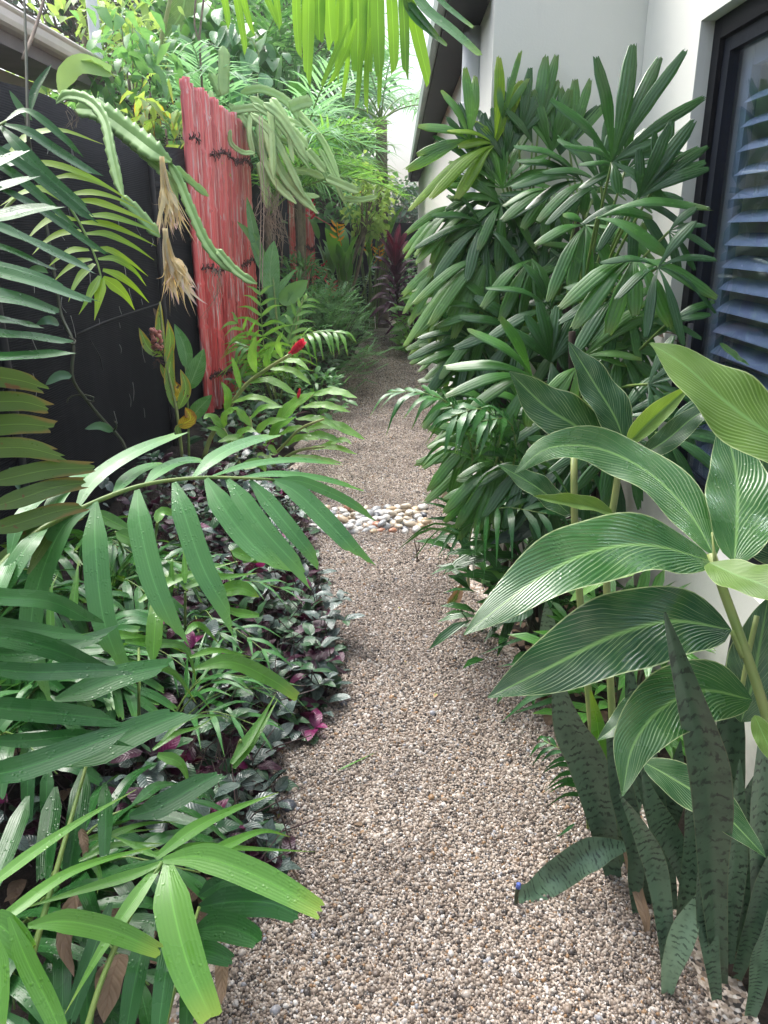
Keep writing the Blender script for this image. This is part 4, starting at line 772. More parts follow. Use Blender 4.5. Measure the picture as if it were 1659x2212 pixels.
# ------------------------------------------------------------------ cactus mass at the end of the bamboo screen
cb = thing('climbing_cactus', 'sprawling grey green climbing cactus spilling over the end of the tall red screen', 'cactus', (-1.3, 8.0, 1.9))
CB = [([(480, 205, 6.9), (481, 150, 6.9), (482, 100, 6.9)], 30), ([(478, 205, 7.1), (466, 178, 7.15), (452, 150, 7.2)], 26), ([(520, 200, 7.2), (570, 195, 7.2), (625, 225, 7.2), (670, 290, 7.2)], 20), ([(540, 210, 7.1), (600, 250, 7.1), (655, 275, 7.0)], 18), ([(600, 205, 7.3), (650, 250, 7.2), (700, 310, 7.1), (735, 390, 7.0)], 16), ([(500, 240, 7.0), (550, 235, 6.95), (575, 245, 6.9)], 20),
      ([(570, 240, 7.), (600, 250, 6.95), (615, 262, 6.9)], 22), ([(610, 265, 6.9), (640, 290, 6.85), (665, 320, 6.8)], 22), ([(663, 325, 6.8), (680, 345, 6.8), (703, 372, 6.8)], 22), ([(575, 270, 6.9), (590, 330, 6.8), (620, 390, 6.75), (685, 460, 6.7)], 24), ([(565, 290, 6.9), (570, 340, 6.9), (600, 400, 6.8), (640, 440, 6.7)], 18), ([(625, 370, 6.9), (665, 372, 6.9), (700, 385, 6.9)], 18),
      ([(705, 385, 6.9), (740, 400, 6.9), (775, 415, 6.9)], 22), ([(690, 320, 7.), (720, 380, 7.), (745, 440, 7.)], 12), ([(640, 330, 7.), (690, 360, 7.), (715, 400, 7.)], 13), ([(560, 350, 6.8), (570, 400, 6.8), (578, 450, 6.8)], 16), ([(590, 300, 7.), (640, 310, 7.), (670, 300, 7.)], 16), ([(600, 400, 6.8), (640, 420, 6.8), (690, 425, 6.8)], 14), ([(545, 225, 7.), (540, 290, 6.9), (550, 340, 6.85)], 15), ([(498, 280, 6.4), (500, 310, 6.4), (525, 330, 6.4), (550, 330, 6.5)], 12),
      ([(740, 430, 7), (780, 432, 7), (815, 425, 7)], 14), ([(625, 235, 7.), (650, 225, 7.), (675, 220, 7.)], 30)]
for i in range(13):
    u0, v0 = random.gauss(560, 35), random.uniform(195, 270); d0 = random.uniform(6.7, 7.2); du = random.uniform(-10, 130); dv = random.uniform(50, 190)
    CB.append(([(u0, v0, d0), (u0+du*.45, v0+dv*.3, d0-.05), (u0+du, v0+dv, d0-.1)], random.uniform(11, 22)))
for pts, w in CB:
    mb = MB(); cactus_stem(mb, pts, w, seg=14, tooth=.08); mb.build('stem', M['cactusgrey'], cb)
mb = MB()
for i in range(46):
    u = random.gauss(585, 18); v = random.uniform(380, 470); p = D(u, v, 6.75+random.uniform(-.1, .2)); l = random.uniform(.15, .55)
    tube(mb, [p, p+np.array([random.gauss(0, .07), random.gauss(0, .04), -l*.5]), p+np.array([random.gauss(0, .10), random.gauss(0, .05), -l])], .0026, .0015, sides=4, seg=7)
for u in (560, 566): tube(mb, [D(u, 250, 6.6), D(u+4, 420, 6.5), D(u, 640, 6.3)], .0035, sides=4, seg=12)
mb.build('aerial_root', M['root'], cb)
# ------------------------------------------------------------------ yellowing ginger against the fence
yg = thing('yellowing_ginger', 'tall ginger with yellowing brown tipped leaves and a pink seed head by the fence', 'ginger', D(392, 955, 4.8))
mb = MB(); TP(mb, [(394, 990, 4.8), (380, 878, 4.75), (360, 788, 4.75), (345, 653, 4.75)], 8, 4, seg=14); mb.build('stem', M['stempale'], yg)
for pts, w, m in [([(352, 765), (345, 705), (346, 650)], 21, 'yellowginger'), ([(360, 790), (368, 735), (362, 690)], 22, 'yellowginger'), ([(376, 882), (366, 810), (374, 742)], 25, 'yellowginger'), ([(386, 884), (402, 840), (390, 798)], 24, 'yellowginger'), ([(352, 770), (322, 752), (300, 708)], 22, 'yellowginger'), ([(372, 865), (388, 850), (376, 822)], 20, 'yellow'), ([(384, 920), (412, 905), (400, 880)], 30, 'yellow'), ([(368, 830), (352, 800), (346, 785)], 14, 'yellowginger'), ([(390, 945), (384, 925), (398, 915)], 14, 'yellowginger'), ([(344, 690), (334, 670), (331, 665)], 10, 'dead')]:
    mb = MB(); LP(mb, [(*p, 4.75) for p in pts], w, n=(.2, -.9, .4), kind='ginger', seg=10, cols=4, fold=.25, wave=.15); mb.build('leaf', M[m], yg)
mb = MB(); c0 = D(338, 735, 4.68)
for i in range(34): 
    a, z = random.uniform(0, 6.28), random.uniform(-.05, .06); blob(mb, c0+np.array([math.cos(a)*.025, math.sin(a)*.025, z]), (.013, .013, .013), nu=8, nv=6)
mb.build('seed_head', M['seedpink'], yg)
mb = MB(); c0 = D(342, 768, 4.68)
for i in range(60):
    a, z = random.uniform(0, 6.28), random.uniform(-.07, .08); p = c0+np.array([math.cos(a)*.012, math.sin(a)*.012, z]); leaf(mb, [p, p+np.array([math.cos(a)*.03, math.sin(a)*.03, -.01])], .008, n=(0, 0, 1), seg=3, cols=2)
mb.build('husk', M['seedbrown'], yg)
gg = thing('green_ginger', 'upright ginger with three broad glossy green leaves in front of the red screen', 'ginger', D(407, 975, 4.9))
mb = MB(); TP(mb, [(408, 990, 4.9), (405, 853, 4.85), (400, 790, 4.85)], 6, 3, seg=10); mb.build('stem', M['stemgreen'], gg)
for pts, w in [([(405, 798), (398, 750), (377, 700)], 32), ([(406, 842), (424, 800), (441, 753)], 40), ([(411, 907), (428, 885), (458, 853)], 34)]:
    mb = MB(); LP(mb, [(*p, 4.83) for p in pts], w, n=(.2, -.9, .4), kind='ginger', seg=10, cols=4, fold=.22); mb.build('leaf', M['gingergreen'], gg)
# ------------------------------------------------------------------ red ginger leaning over the path
rg = thing('red_ginger', 'leafy ginger with one red flower cone leaning out towards the gravel path', 'ginger', D(450, 985, 4.9))
mb = MB(); TP(mb, [(440, 990, 4.9), (455, 945, 4.88), (490, 888, 4.8), (530, 833, 4.72), (575, 798, 4.65), (630, 764, 4.58)], 11, 7, seg=18); mb.build('stem', M['stempale'], rg)
mb = MB()
A0, A1 = D(626, 766, 4.59), D(655, 738, 4.54); ax = A1-A0
for i in range(70):
    q = i/70; p = A0+ax*(.1+.75*q); a = i*2.4; r_ = (.025*(1-.5*abs(q-.45)))
    s = nz(np.cross(ax, [0, 0, 1])); u_ = nz(np.cross(s, ax)); o = s*math.cos(a)+u_*math.sin(a)
    leaf(mb, [p, p+o*r_*.8+ax*.10, p+o*r_*1.15+ax*.26], .013, n=-o+nz(ax)*.5, kind='ovate', seg=4, cols=2, fold=.3)
tube(mb, [A0, A0+ax*.5, A1-ax*.1], .014, .010, 7, 6); mb.build('flower', M['redbract'], rg)
RGL = [([(535, 828), (585, 822), (645, 856)], 20), ([(580, 797), (630, 800), (673, 832)], 17), ([(500, 870), (550, 858), (603, 875)], 17), ([(553, 806), (545, 772), (553, 726)], 22), ([(487, 893), (493, 855), (478, 824)], 19), ([(575, 795), (580, 770), (592, 748)], 24), ([(600, 782), (640, 780), (668, 800)], 15), ([(520, 842), (510, 800), (500, 770)], 14), ([(610, 775), (600, 745), (612, 715)], 14)]
for pts, w in RGL:
    mb = MB(); LP(mb, [(p[0], p[1], 4.7-.04*i) for i, p in enumerate(pts)], w, n=(0, -.6, .8), kind='lance', seg=12, cols=4, fold=.2, wave=.18, wf=22); mb.build('leaf', M['redginger'], rg)
rh = thing('red_ginger', 'leafy ginger clump with a small red bud spreading low across the path edge', 'ginger', G(560, 1040))
for st_ in ([(560, 1010, 4.75), (590, 945, 4.65), (620, 898, 4.55), (676, 852, 4.5)], [(560, 1015, 4.7), (610, 965, 4.55), (650, 925, 4.45), (700, 905, 4.4)], [(540, 1010, 4.8), (545, 950, 4.75), (540, 900, 4.75)], [(580, 1015, 4.6), (640, 975, 4.5), (700, 965, 4.4)], [(520, 1010, 4.75), (500, 960, 4.7), (480, 920, 4.7)]):
    mb = MB(); TP(mb, st_, 8, 5, seg=10); mb.build('stem', M['stempale'], rh)
RH = [([(585, 938), (628, 880), (682, 846)], 32), ([(672, 855), (720, 845), (772, 860)], 21), ([(650, 880), (700, 875), (757, 890)], 19), ([(638, 905), (690, 905), (732, 927)], 18), ([(655, 930), (718, 918), (789, 950)], 24), ([(640, 950), (690, 940), (742, 957)], 20), ([(660, 970), (720, 966), (772, 982)], 15), ([(610, 965), (650, 945), (690, 950)], 18), ([(575, 970), (600, 925), (640, 900)], 22), ([(600, 940), (640, 925), (670, 935)], 16),
      ([(545, 950), (575, 915), (620, 905)], 20), ([(540, 905), (570, 880), (612, 880)], 16), ([(542, 920), (515, 890), (500, 880)], 20), ([(545, 960), (510, 945), (470, 955)], 18), ([(600, 980), (570, 960), (545, 970)], 18), ([(690, 965), (740, 950), (760, 960)], 14), ([(500, 960), (470, 930), (445, 925)], 18), ([(485, 925), (455, 900), (440, 905)], 20), ([(500, 955), (530, 930), (560, 940)], 20), ([(482, 925), (490, 895), (515, 880)], 22), ([(520, 985), (580, 985), (630, 1000)], 16), ([(620, 985), (680, 990), (740, 1000)], 14)]
for pts, w in RH:
    mb = MB(); LP(mb, [(p[0], p[1], 4.55-.05*i) for i, p in enumerate(pts)], w*1.1, n=(0, -.6, .8), kind='lance', seg=12, cols=4, fold=.2, wave=.18, wf=22); mb.build('leaf', M['redginger'], rh)
mb = MB()
for i in range(12):
    p = D(643, 862, 4.48); o = np.array([math.cos(i*2.4), math.sin(i*2.4), 0]); leaf(mb, [p, p+o*.006+np.array([.008, 0, .03]), p+o*.004+np.array([.014, 0, .06])], .008, n=-o, kind='ovate', seg=4, cols=2)
mb.build('bud', M['redbract'], rh)
# ------------------------------------------------------------------ parlour palms by the screen
def fr_px(name, parent, mats, ctrl, nl, lpx, wpx, **kw):
    d = sum(p[2] for p in ctrl)/len(ctrl); mb = MB(); frond(mb, [D(*p) for p in ctrl], nl, lpx*d/FPX, wpx*.5*d/FPX, **kw); return mb.build(name, mats, parent)
pp = thing('parlour_palm', 'slender parlour palm with thin feathery fronds in front of the red screen', 'palm', G(600, 880))
FM = [M['redginger'], M['stemgreen']]
fr_px('frond', pp, FM, [(598, 870, 5.9), (575, 790, 5.7), (566, 700, 5.55), (561, 625, 5.5)], 9, 100, 9, t0=.25, ang=85, up=(0, -1, .1), lift=0., droop=.4, kind='grass', rr=.006)
fr_px('frond', pp, FM, [(590, 870, 6.0), (560, 790, 5.8), (530, 720, 5.5), (505, 690, 5.4)], 7, 105, 9, t0=.4, ang=70, up=(0, -.8, .6), lift=0., droop=.6, kind='grass', rr=.006)
fr_px('frond', pp, [M['palm_bright'], M['stemgreen']], [(600, 870, 6.0), (590, 800, 5.7), (640, 735, 5.5), (690, 716, 5.4), (742, 720, 5.3)], 13, 95, 10, t0=.35, ang=70, up=(0, -.35, .9), lift=-.1, droop=.9, kind='grass', rr=.006)
fr_px('frond', pp, [M['palm_bright'], M['stemgreen']], [(590, 870, 6.0), (570, 800, 5.7), (555, 760, 5.5), (520, 745, 5.4)], 9, 95, 10, t0=.35, ang=65, up=(0, -.5, .8), lift=-.1, droop=1., kind='grass', rr=.006)
fr_px('frond', pp, FM, [(605, 870, 6.1), (620, 760, 6.), (640, 680, 6.), (665, 640, 6.)], 9, 80, 9, t0=.25, ang=70, up=(0, -.8, .5), lift=0, droop=.5, kind='grass', rr=.006)
bb = thing('broad_leaf_plant', 'upright plant with thick paddle leaves growing beside the tall red screen', 'plant', G(620, 860))
for i, (pts, w) in enumerate([([(590, 640), (583, 590), (592, 520)], 44), ([(600, 650), (625, 640), (665, 605)], 42), ([(575, 600), (560, 560), (533, 425)], 24), ([(580, 580), (550, 520), (512, 478)], 20), ([(600, 700), (590, 650), (600, 590)], 26), ([(620, 720), (630, 660), (625, 610)], 20), ([(585, 690), (600, 630), (640, 580)], 18), ([(655, 650), (640, 700), (610, 760)], 16), ([(590, 700), (612, 690), (650, 660)], 20)]):
    mb = MB(); LP(mb, [(*p, 6.5) for p in pts], w, n=(.1, -.9, .4), kind='ovate' if w > 25 else 'lance', seg=10, cols=4, fold=.2); mb.build('leaf', M['helic'] if i % 2 else M['gingergreen'], bb)
mb = MB(); tube(mb, [G(610, 870), D(600, 720, 6.5), D(590, 600, 6.5)], .014, .006, seg=8); tube(mb, [G(625, 870), D(630, 760, 6.5), D(655, 640, 6.5)], .012, .006, seg=8); mb.build('stem', M['stemgreen'], bb)
# ------------------------------------------------------------------ silver and purple ground cover
def gc_leaf(mb, p, az, tilt, L, roll=0., mat=0):
    d = np.array([math.cos(az)*math.cos(tilt), math.sin(az)*math.cos(tilt), math.sin(tilt)]); s = np.array([-math.sin(az), math.cos(az), 0])
    n = nz(np.cross(d, s)); n = n if n[2] > 0 else -n
    n = nz(n*math.cos(roll)+s*math.sin(roll))
    leaf(mb, [p, p+d*L*.5+n*L*.06, p+d*L-n*L*.10], L*.27, n=n, kind='ovate', seg=6, cols=4, fold=.22, arch=.1, wave=.12, wf=30, mat=mat)
mb = MB(); nl = 0
for i in range(3300):
    y = 1.35+2.95*random.random()**.85; le = left_edge(y)
    x = le+.10-abs(random.gauss(0, .42)); 
    if x < -1.42: continue
    if y > 3.5 and x > le+.02: continue
    ed = min(1, max(0, (le+.1-x)/.22)); hmax = .04+.20*ed*(1+.6*math.sin(x*9+y*5)*math.sin(y*7-x*4)); z = max(.012, hmax*random.random()**.45)
    m = 0; q = random.random(); deep = z < hmax*.6
    m = (1 if q < (.5 if deep else .20) else 2 if q < (.53 if deep else .225) else 3 if q < (.85 if deep else .55) else 0)
    gc_leaf(mb, np.array([x, y, z-.012]), random.uniform(0, 6.28), random.gauss(.12, .4), random.uniform(.045, .09), random.gauss(0, .35), m); nl += 1
tag(mb.build('ground_cover', [M['silver'], M['maroon'], M['magenta'], M['darkgreen']]), 'dense silver and purple leaved ground cover along the left bed', 'ground cover', kind='stuff')
mb = MB()
for i in range(900):
    y = random.uniform(1.4, 4.3); x = left_edge(y)+.05-abs(random.gauss(0, .4)); 
    if x < -1.42: continue
    p = np.array([x, y, -.02]); tube(mb, [p, p+np.array([random.gauss(0, .03), random.gauss(0, .03), .08]), p+np.array([random.gauss(0, .07), random.gauss(0, .07), random.uniform(.1, .24)])], .0022, .0014, sides=4, seg=4, cap=False)
tag(mb.build('ground_cover_stems', M['stempurple']), 'thin purple stems under the silver ground cover leaves', 'ground cover', kind='stuff')
def sprig(label, base, pts, Lf, mats, n=5):
    th = thing('purple_leaf_sprig', label, 'sprig', base); P = [np.array(base)]+[np.array(p) for p in pts]
    mb = MB(); tube(mb, P, .0028, .0016, sides=5, seg=10); mb.build('stem', M['stempurple'], th)
    Q, _ = spline(P, n+1); mb = MB(); a0 = random.uniform(0, 3)
    for i in range(1, n+1):
        for k in (0, 1):
            gc_leaf(mb, Q[i], a0+i*1.57+k*3.14+random.gauss(0, .25), random.gauss(-.05 if i < n else .2, .25), Lf*(.75+.4*i/n), random.gauss(0, .2), random.choice([0, 0, 0, 1]))
    for k in range(3): gc_leaf(mb, Q[n], a0+k*2.1, random.uniform(.1, .6), Lf*.8, 0, random.choice([0, 0, 1]))
    mb.build('foliage', mats, th)
GM = [[M['silver'], M['darkgreen']], [M['darkgreen'], M['silver']], [M['darkgreen'], M['magenta']]]
def gpt(u, v, z): return G(u, v, z)
sprig('silver leaved sprig reaching farthest out over the gravel from the ground cover', G(620, 1370), [gpt(660, 1320, .09), gpt(705, 1285, .15), gpt(735, 1295, .17)], .062, GM[0], 6)
sprig('silver leaved sprig with broad leaves low beside the farthest reaching sprig', G(600, 1390), [gpt(650, 1350, .08), gpt(700, 1335, .12), gpt(745, 1340, .12)], .064, GM[0], 6)
sprig('dark oval leaved sprig drooping at the bed edge above the gravel', G(600, 1420), [gpt(640, 1390, .10), gpt(668, 1370, .16), gpt(692, 1400, .13)], .066, GM[1], 6)
sprig('dark sprig with veined leaves hanging over the gravel edge midway down the bed', G(590, 1480), [gpt(630, 1450, .1), gpt(665, 1440, .14), gpt(690, 1480, .08)], .062, GM[1], 6)
sprig('small sprig with one magenta leaf lying alone on the gravel', G(600, 1560), [gpt(625, 1560, .03), gpt(650, 1560, .035), gpt(680, 1572, .02)], .066, GM[2], 2)
sprig('silver sprig with large leaves in the bed below the hanging blades', G(420, 1590), [gpt(440, 1560, .12), gpt(475, 1540, .2), gpt(490, 1560, .22)], .085, GM[1], 4)
sprig('silver sprig at the left under the dark wide palm leaflets', G(110, 1560), [gpt(120, 1520, .12), gpt(110, 1500, .2)], .085, GM[0], 4)
sprig('silver sprig with pale leaves close to the bottom of the bed', G(470, 1740), [gpt(480, 1720, .08), gpt(510, 1690, .12)], .075, GM[0], 4)
# seedling palms and other green blades between the ground cover
sg = thing('seedling_palm', 'small seedling palm with narrow light green blades rising through the ground cover', 'palm', G(300, 1600))
mb = MB()
for pts, w in [([(205, 1465, 1.75), (280, 1440, 1.8), (370, 1450, 1.84), (425, 1520, 1.86)], 26), ([(150, 1380, 1.75), (260, 1372, 1.8), (350, 1390, 1.84), (405, 1412, 1.88)], 24), ([(270, 1385, 1.75), (330, 1390, 1.78), (400, 1400, 1.8), (425, 1475, 1.8)], 24), ([(300, 1300, 1.85), (360, 1260, 1.9), (430, 1235, 1.95), (515, 1212, 2.)], 24), ([(400, 1270, 1.9), (450, 1250, 1.95), (500, 1245, 2.), (555, 1238, 2.05)], 26), ([(330, 1430, 1.72), (335, 1350, 1.76), (338, 1300, 1.8)], 36), ([(400, 1260, 1.9), (398, 1210, 1.93), (396, 1180, 1.95)], 14), ([(370, 1280, 1.9), (371, 1210, 1.93), (374, 1220, 1.94)], 14),
               ([(420, 1445, 1.75), (500, 1430, 1.78), (590, 1470, 1.8), (640, 1505, 1.8)], 36), ([(400, 1370, 1.8), (430, 1350, 1.84), (475, 1392, 1.86)], 18), ([(350, 1600, 1.6), (400, 1555, 1.66), (470, 1545, 1.7), (500, 1555, 1.72)], 14), ([(330, 1620, 1.6), (380, 1585, 1.64), (430, 1570, 1.68), (465, 1545, 1.7)], 15), ([(340, 1630, 1.6), (390, 1650, 1.6), (410, 1700, 1.6)], 26), ([(500, 1650, 1.75), (560, 1560, 1.82), (595, 1500, 1.86)], 22), ([(505, 1660, 1.75), (560, 1580, 1.82), (600, 1510, 1.88)], 20), ([(110, 1390, 1.7), (110, 1280, 1.75), (125, 1240, 1.78)], 18), ([(155, 1340, 1.7), (165, 1250, 1.75), (170, 1210, 1.78)], 20),
               ([(410, 1420, 1.76), (470, 1405, 1.8), (545, 1420, 1.84)], 16), ([(560, 1330, 1.9), (500, 1320, 1.88), (460, 1285, 1.86)], 22), ([(525, 1215, 2.1), (560, 1200, 2.1), (595, 1225, 2.1)], 20)]:
    LP(mb, pts, w, n=(0, -.6, .8), kind='grass' if w < 30 else 'strap', seg=12, cols=4, fold=.2, jag=.01)
mb.build('foliage', M['palm_bright'], sg)
mb = MB(); tube(mb, [G(300, 1620), D(300, 1500, 1.7), D(300, 1400, 1.76)], .006, .003, seg=6); tube(mb, [G(490, 1680), D(520, 1600, 1.78)], .006, .004, seg=6); tube(mb, [G(400, 1400), D(400, 1280, 1.9)], .006, .003, seg=6); mb.build('stem', M['stemgreen'], sg)
sy = thing('heart_leaf_plant', 'pale green heart leaved plant poking up between the purple leaves', 'plant', G(330, 1180))
for pts, w in [([(340, 1130, 2.0), (350, 1105, 2.02), (385, 1112, 2.04)], 24), ([(205, 1105, 2.3), (240, 1125, 2.3), (290, 1150, 2.3)], 30), ([(500, 1190, 2.1), (530, 1200, 2.1), (560, 1215, 2.1)], 28), ([(470, 1280, 2.), (520, 1270, 2.), (560, 1290, 2.)], 36), ([(520, 1010, 2.6), (560, 1000, 2.6), (575, 1020, 2.6)], 26), ([(250, 1150, 2.2), (290, 1170, 2.2), (300, 1200, 2.2)], 34)]:
    mb = MB(); LP(mb, pts, w, n=(0, -.7, .7), kind='ovate', seg=8, cols=4, fold=.2); mb.build('leaf', M['palm_bright'], sy)
mb = MB(); tube(mb, [G(330, 1200), D(340, 1130, 2.)], .004, seg=5); tube(mb, [G(280, 1230), D(250, 1150, 2.2)], .004, seg=5); tube(mb, [G(520, 1240), D(500, 1190, 2.1)], .004, seg=5); mb.build('stem', M['stemgreen'], sy)
# dry litter in the bed and on the path
def scrap(name, label, cat, pts, w, m, kind='ovate', n=(0, -.6, .8), **kw):
    mb = MB(); LP(mb, pts, w, n=n, kind=kind, seg=10, cols=4, **kw); return tag(mb.build(name, M[m]), label, cat)
scrap('dry_leaf', 'curled brown dry leaf hanging among the low bright palm stems', 'leaf', [(165, 1930, 1.22), (155, 1960, 1.2), (140, 2030, 1.17), (160, 2110, 1.14)], 36, 'dead', fold=.5, wave=.4)
scrap('dry_leaf', 'broad brown dry leaf low at the bottom of the bed', 'leaf', [(260, 2060, 1.25), (240, 2120, 1.2), (225, 2210, 1.15)], 66, 'dead', fold=.3, wave=.2)
scrap('dry_leaf', 'small twisted brown leaf beside the bright palm rib', 'leaf', [(175, 1790, 1.27), (185, 1830, 1.25), (180, 1860, 1.24)], 20, 'dead', fold=.5, wave=.4)
scrap('dry_leaf', 'pointed tan dry leaf under the two bright blades', 'leaf', [(475, 2060, 1.27), (480, 2100, 1.25), (478, 2170, 1.22)], 30, 'dead', fold=.4, wave=.3)
a, b, c = G(395, 1640, .06), G(470, 1650, .05), G(525, 1658, .03)
mb = MB(); leaf(mb, [a, b, c], .016, n=(0, -.3, 1), kind='strap', seg=10, fold=.5); tag(mb.build('dry_strip', M['deadhalf' if 0 else 'petalwhite']), 'bleached dry leaf strip lying at the edge of the bed', 'leaf')
mb = MB(); leaf(mb, [G(530, 1620, .03), G(550, 1608, .04), G(572, 1600, .04)], .012, n=(0, -.3, 1), seg=6); tag(mb.build('orange_leaf', M['orange']), 'small fallen orange brown leaf at the edge of the ground cover', 'leaf')
scrap('half_dead_leaf', 'fallen half green half brown leaf lying alone on the right of the gravel', 'leaf', [tuple(p) for p in ((968, 1312, 3.02), (985, 1290, 3.03), (997, 1262, 3.04))], 26, 'deadhalf', n=(.3, -.7, .6), fold=.3)
for lb, pts in (('dark forked twig standing upright in the gravel below the pebbles', [(902, 1216), (900, 1200), (897, 1182)]), ('thin dry twig lying along the left gravel edge', [(620, 1230), (660, 1242), (690, 1245), (680, 1262)]), ('bent dark twig on the gravel near the lower bed', [(525, 1790), (560, 1765), (610, 1745)]), ('long dark twig arching over gravel at the lower bed edge', [(600, 1985), (640, 1935), (645, 1900), (620, 1860)])):
    mb = MB(); q = [G(*pts[0], .004)]+[G(*p, .012+.012*i) for i, p in enumerate(pts[1:])] if 'forked' not in lb else [G(902, 1216, 0), G(902, 1216, 0)+np.array([-.004, 0, .05]), G(902, 1216, 0)+np.array([-.016, .01, .11])]
    tube(mb, q, .004, .0022, sides=5, seg=10)
    if 'forked' in lb: tube(mb, [q[1], q[1]+np.array([.01, 0, .03]), q[1]+np.array([.004, 0, .065])], .003, .0015, sides=5, seg=5); blob(mb, q[0]+np.array([0, 0, .008]), (.012, .012, .012))
    tag(mb.build('twig', M['twig']), lb, 'twig')
mb = MB(); leaf(mb, [G(722, 1668, .006), G(770, 1645, .014), G(818, 1622, .008)], .0035, n=(0, 0, 1), kind='grass', seg=8, cols=2); tag(mb.build('grass_blade', M['palm_bright']), 'single thin green blade lying on the gravel', 'blade')
for lb, u, v, r in (('dark grey stone on the gravel beside the drooping dark sprig', 712, 1468, .018), ('smaller blue grey stone a little nearer on the gravel', 742, 1521, .015), ('dark wet leaf scrap shaped stone at the lower bed edge', 622, 1740, .024), ('small black stone on the gravel just before the pebbles', 783, 1160, .014)):
    mb = MB(); p = G(u, v, r*.3); blob(mb, p, (r, r*.7, r*.6), lumpy=.2, nu=12, nv=8); tag(mb.build('dark_stone', pebm['dark']), lb, 'stone')
scrap('dry_leaf', 'pale curled dry leaf lying on the gravel at the bottom right', 'leaf', [(1235, 2180, 1.62), (1270, 2160, 1.62), (1315, 2180, 1.6), (1330, 2230, 1.58)], 28, 'petalwhite', n=(0, -.5, .8), fold=.5, wave=.3)
mb = MB()
for i in range(260):
    y = random.uniform(1.2, 4.5); x = left_edge(y)-.03-abs(random.gauss(0, .3)); gc_leaf(mb, np.array([x, y, -.015+random.uniform(0, .02)]), random.uniform(0, 6.28), random.gauss(0, .15), random.uniform(.03, .08))
tag(mb.build('leaf_litter', M['dead']), 'brown leaf litter on the soil of the left bed', 'leaf litter', kind='stuff')

# more low palms filling the bed on the left
for lb, bx, by, hh, nf, m in (('dark low palm deep in the bed behind the bright corner palm', -.98, 1.55, .40, 7, 'palm_deep'), ('dark low palm near the left edge under the level leaflets', -1.22, 2.0, .45, 6, 'palm_deep'), ('mid green low palm between the silver leaves and the fence', -1.2, 2.75, .38, 5, 'palm_mid'), ('mid green low palm with long leaflets behind the level leaflets', -1.0, 2.35, .40, 6, 'palm_mid'), ('fresh green low palm at the left of the silver leaves', -.92, 1.85, .36, 6, 'palm_fresh'), ('dark low palm at the very bottom left of the bed', -.72, 1.15, .34, 7, 'palm_deep')):
    pm = thing('low_palm', lb, 'palm', (bx, by, 0), 'low palms in the left bed'); b = np.array([bx, by, -.01])
    for i in range(nf):
        a = random.uniform(-1.9, 1.2) if i else -.6; L_ = random.uniform(.34, .52); e = random.uniform(.7, 1.25); o = np.array([math.cos(a), math.sin(a), 0])
        P = [b, b+np.array([0, 0, hh*.6])+o*.05, b+o*L_*.45+np.array([0, 0, hh]), b+o*L_*.85+np.array([0, 0, hh*.92])]
        mb = MB(); frond(mb, P, 6, .26, .015, t0=.45, ang=62, lift=.1, droop=.5, kind='strap', rr=.0045, seg=7, cols=6, jag=.025, jit=.15); mb.build('frond', [M[m], M['stemgreen']], pm)

for lb, bx, by in (('seedling palm of thin bright leaflets among the purple leaves halfway down the bed', -.66, 2.35), ('seedling palm of thin bright leaflets near the fence side of the ground cover', -.95, 2.75), ('seedling palm of thin bright leaflets closest to the bottom of the silver leaves', -.62, 1.78), ('seedling palm of thin bright leaflets under the big drooping frond', -.85, 2.1)):
    pm = thing('seedling_palm', lb, 'palm', (bx, by, 0), 'seedling palms in the ground cover'); b = np.array([bx, by, -.01])
    for i in range(5):
        a = random.uniform(-1.6, .9); L_ = random.uniform(.26, .4); o = np.array([math.cos(a), math.sin(a), 0]); hh = random.uniform(.22, .34)
        mb = MB(); frond(mb, [b, b+np.array([0, 0, hh*.6])+o*.04, b+o*L_*.5+np.array([0, 0, hh]), b+o*L_+np.array([0, 0, hh*.9])], 4, .21, .0085, t0=.5, ang=60, lift=.1, droop=.45, kind='grass', rr=.003, seg=7, cols=2, jit=.15); mb.build('frond', [M['palm_fresh'] if i % 2 else M['palm_mid'], M['stemgreen']], pm)
# ------------------------------------------------------------------ lady palm clump
def fan(mb, c, fingers, n, hw, droop=.12, mat=0, toward=.15):
    """palmate leaf: fingers = (direction round the hub in degrees, length in metres)"""
    n = nz(n); r0 = rng.random()
    for a, l in fingers:
        a = rad(a); d = nz(cR*math.cos(a)+cU*math.sin(a)-cF*(toward+rng.normal(0, .12))); dr = .72*droop*(1+rng.normal(0, .3)); dz = np.array([0, 0, -1.])
        nn = nz(n+rng.normal(0, .14, 3)); h_ = np.array([d[0], d[1], 0.])*.0
        P = [c+d*l*q+nn*l*.10*math.sin(math.pi*min(1, q*1.1))+dz*l*dr*(q*q*1.0+.2*q**4) for q in (0, .25, .5, .75, 1)]
        leaf(mb, P, hw*.82*rng.uniform(.82, 1.15)*(.75+.25*min(1, l/(hw*10))), n=nn, kind='fan', seg=12, cols=8, pleat=.12, arch=.22, fold=0, jag=.016, mat=mat, rnd=min(1, max(0, r0*.7+.3*rng.random())))
lp = thing('lady_palm', 'tall dense lady palm clump with dark fan leaves against the pale house wall', 'palm', (.62, 2.85, 0))
CANES = [(.45, 2.95, 1.2), (.55, 2.75, 1.2), (.66, 2.95, 1.45), (.74, 2.75, 1.2), (.60, 2.6, 1.1), (.38, 2.8, .9), (.76, 2.9, 1.05), (.50, 3.05, 1.3), (.70, 2.6, .9)]
for x, y, h in CANES:
    mb = MB(); tube(mb, [(x, y, -.02), (x+.01, y, h*.5), (x+random.uniform(-.04, .04), y+random.uniform(-.03, .03), h)], .013, .011, sides=9, seg=22, rings=.14); mb.build('cane', M['fibre'], lp)
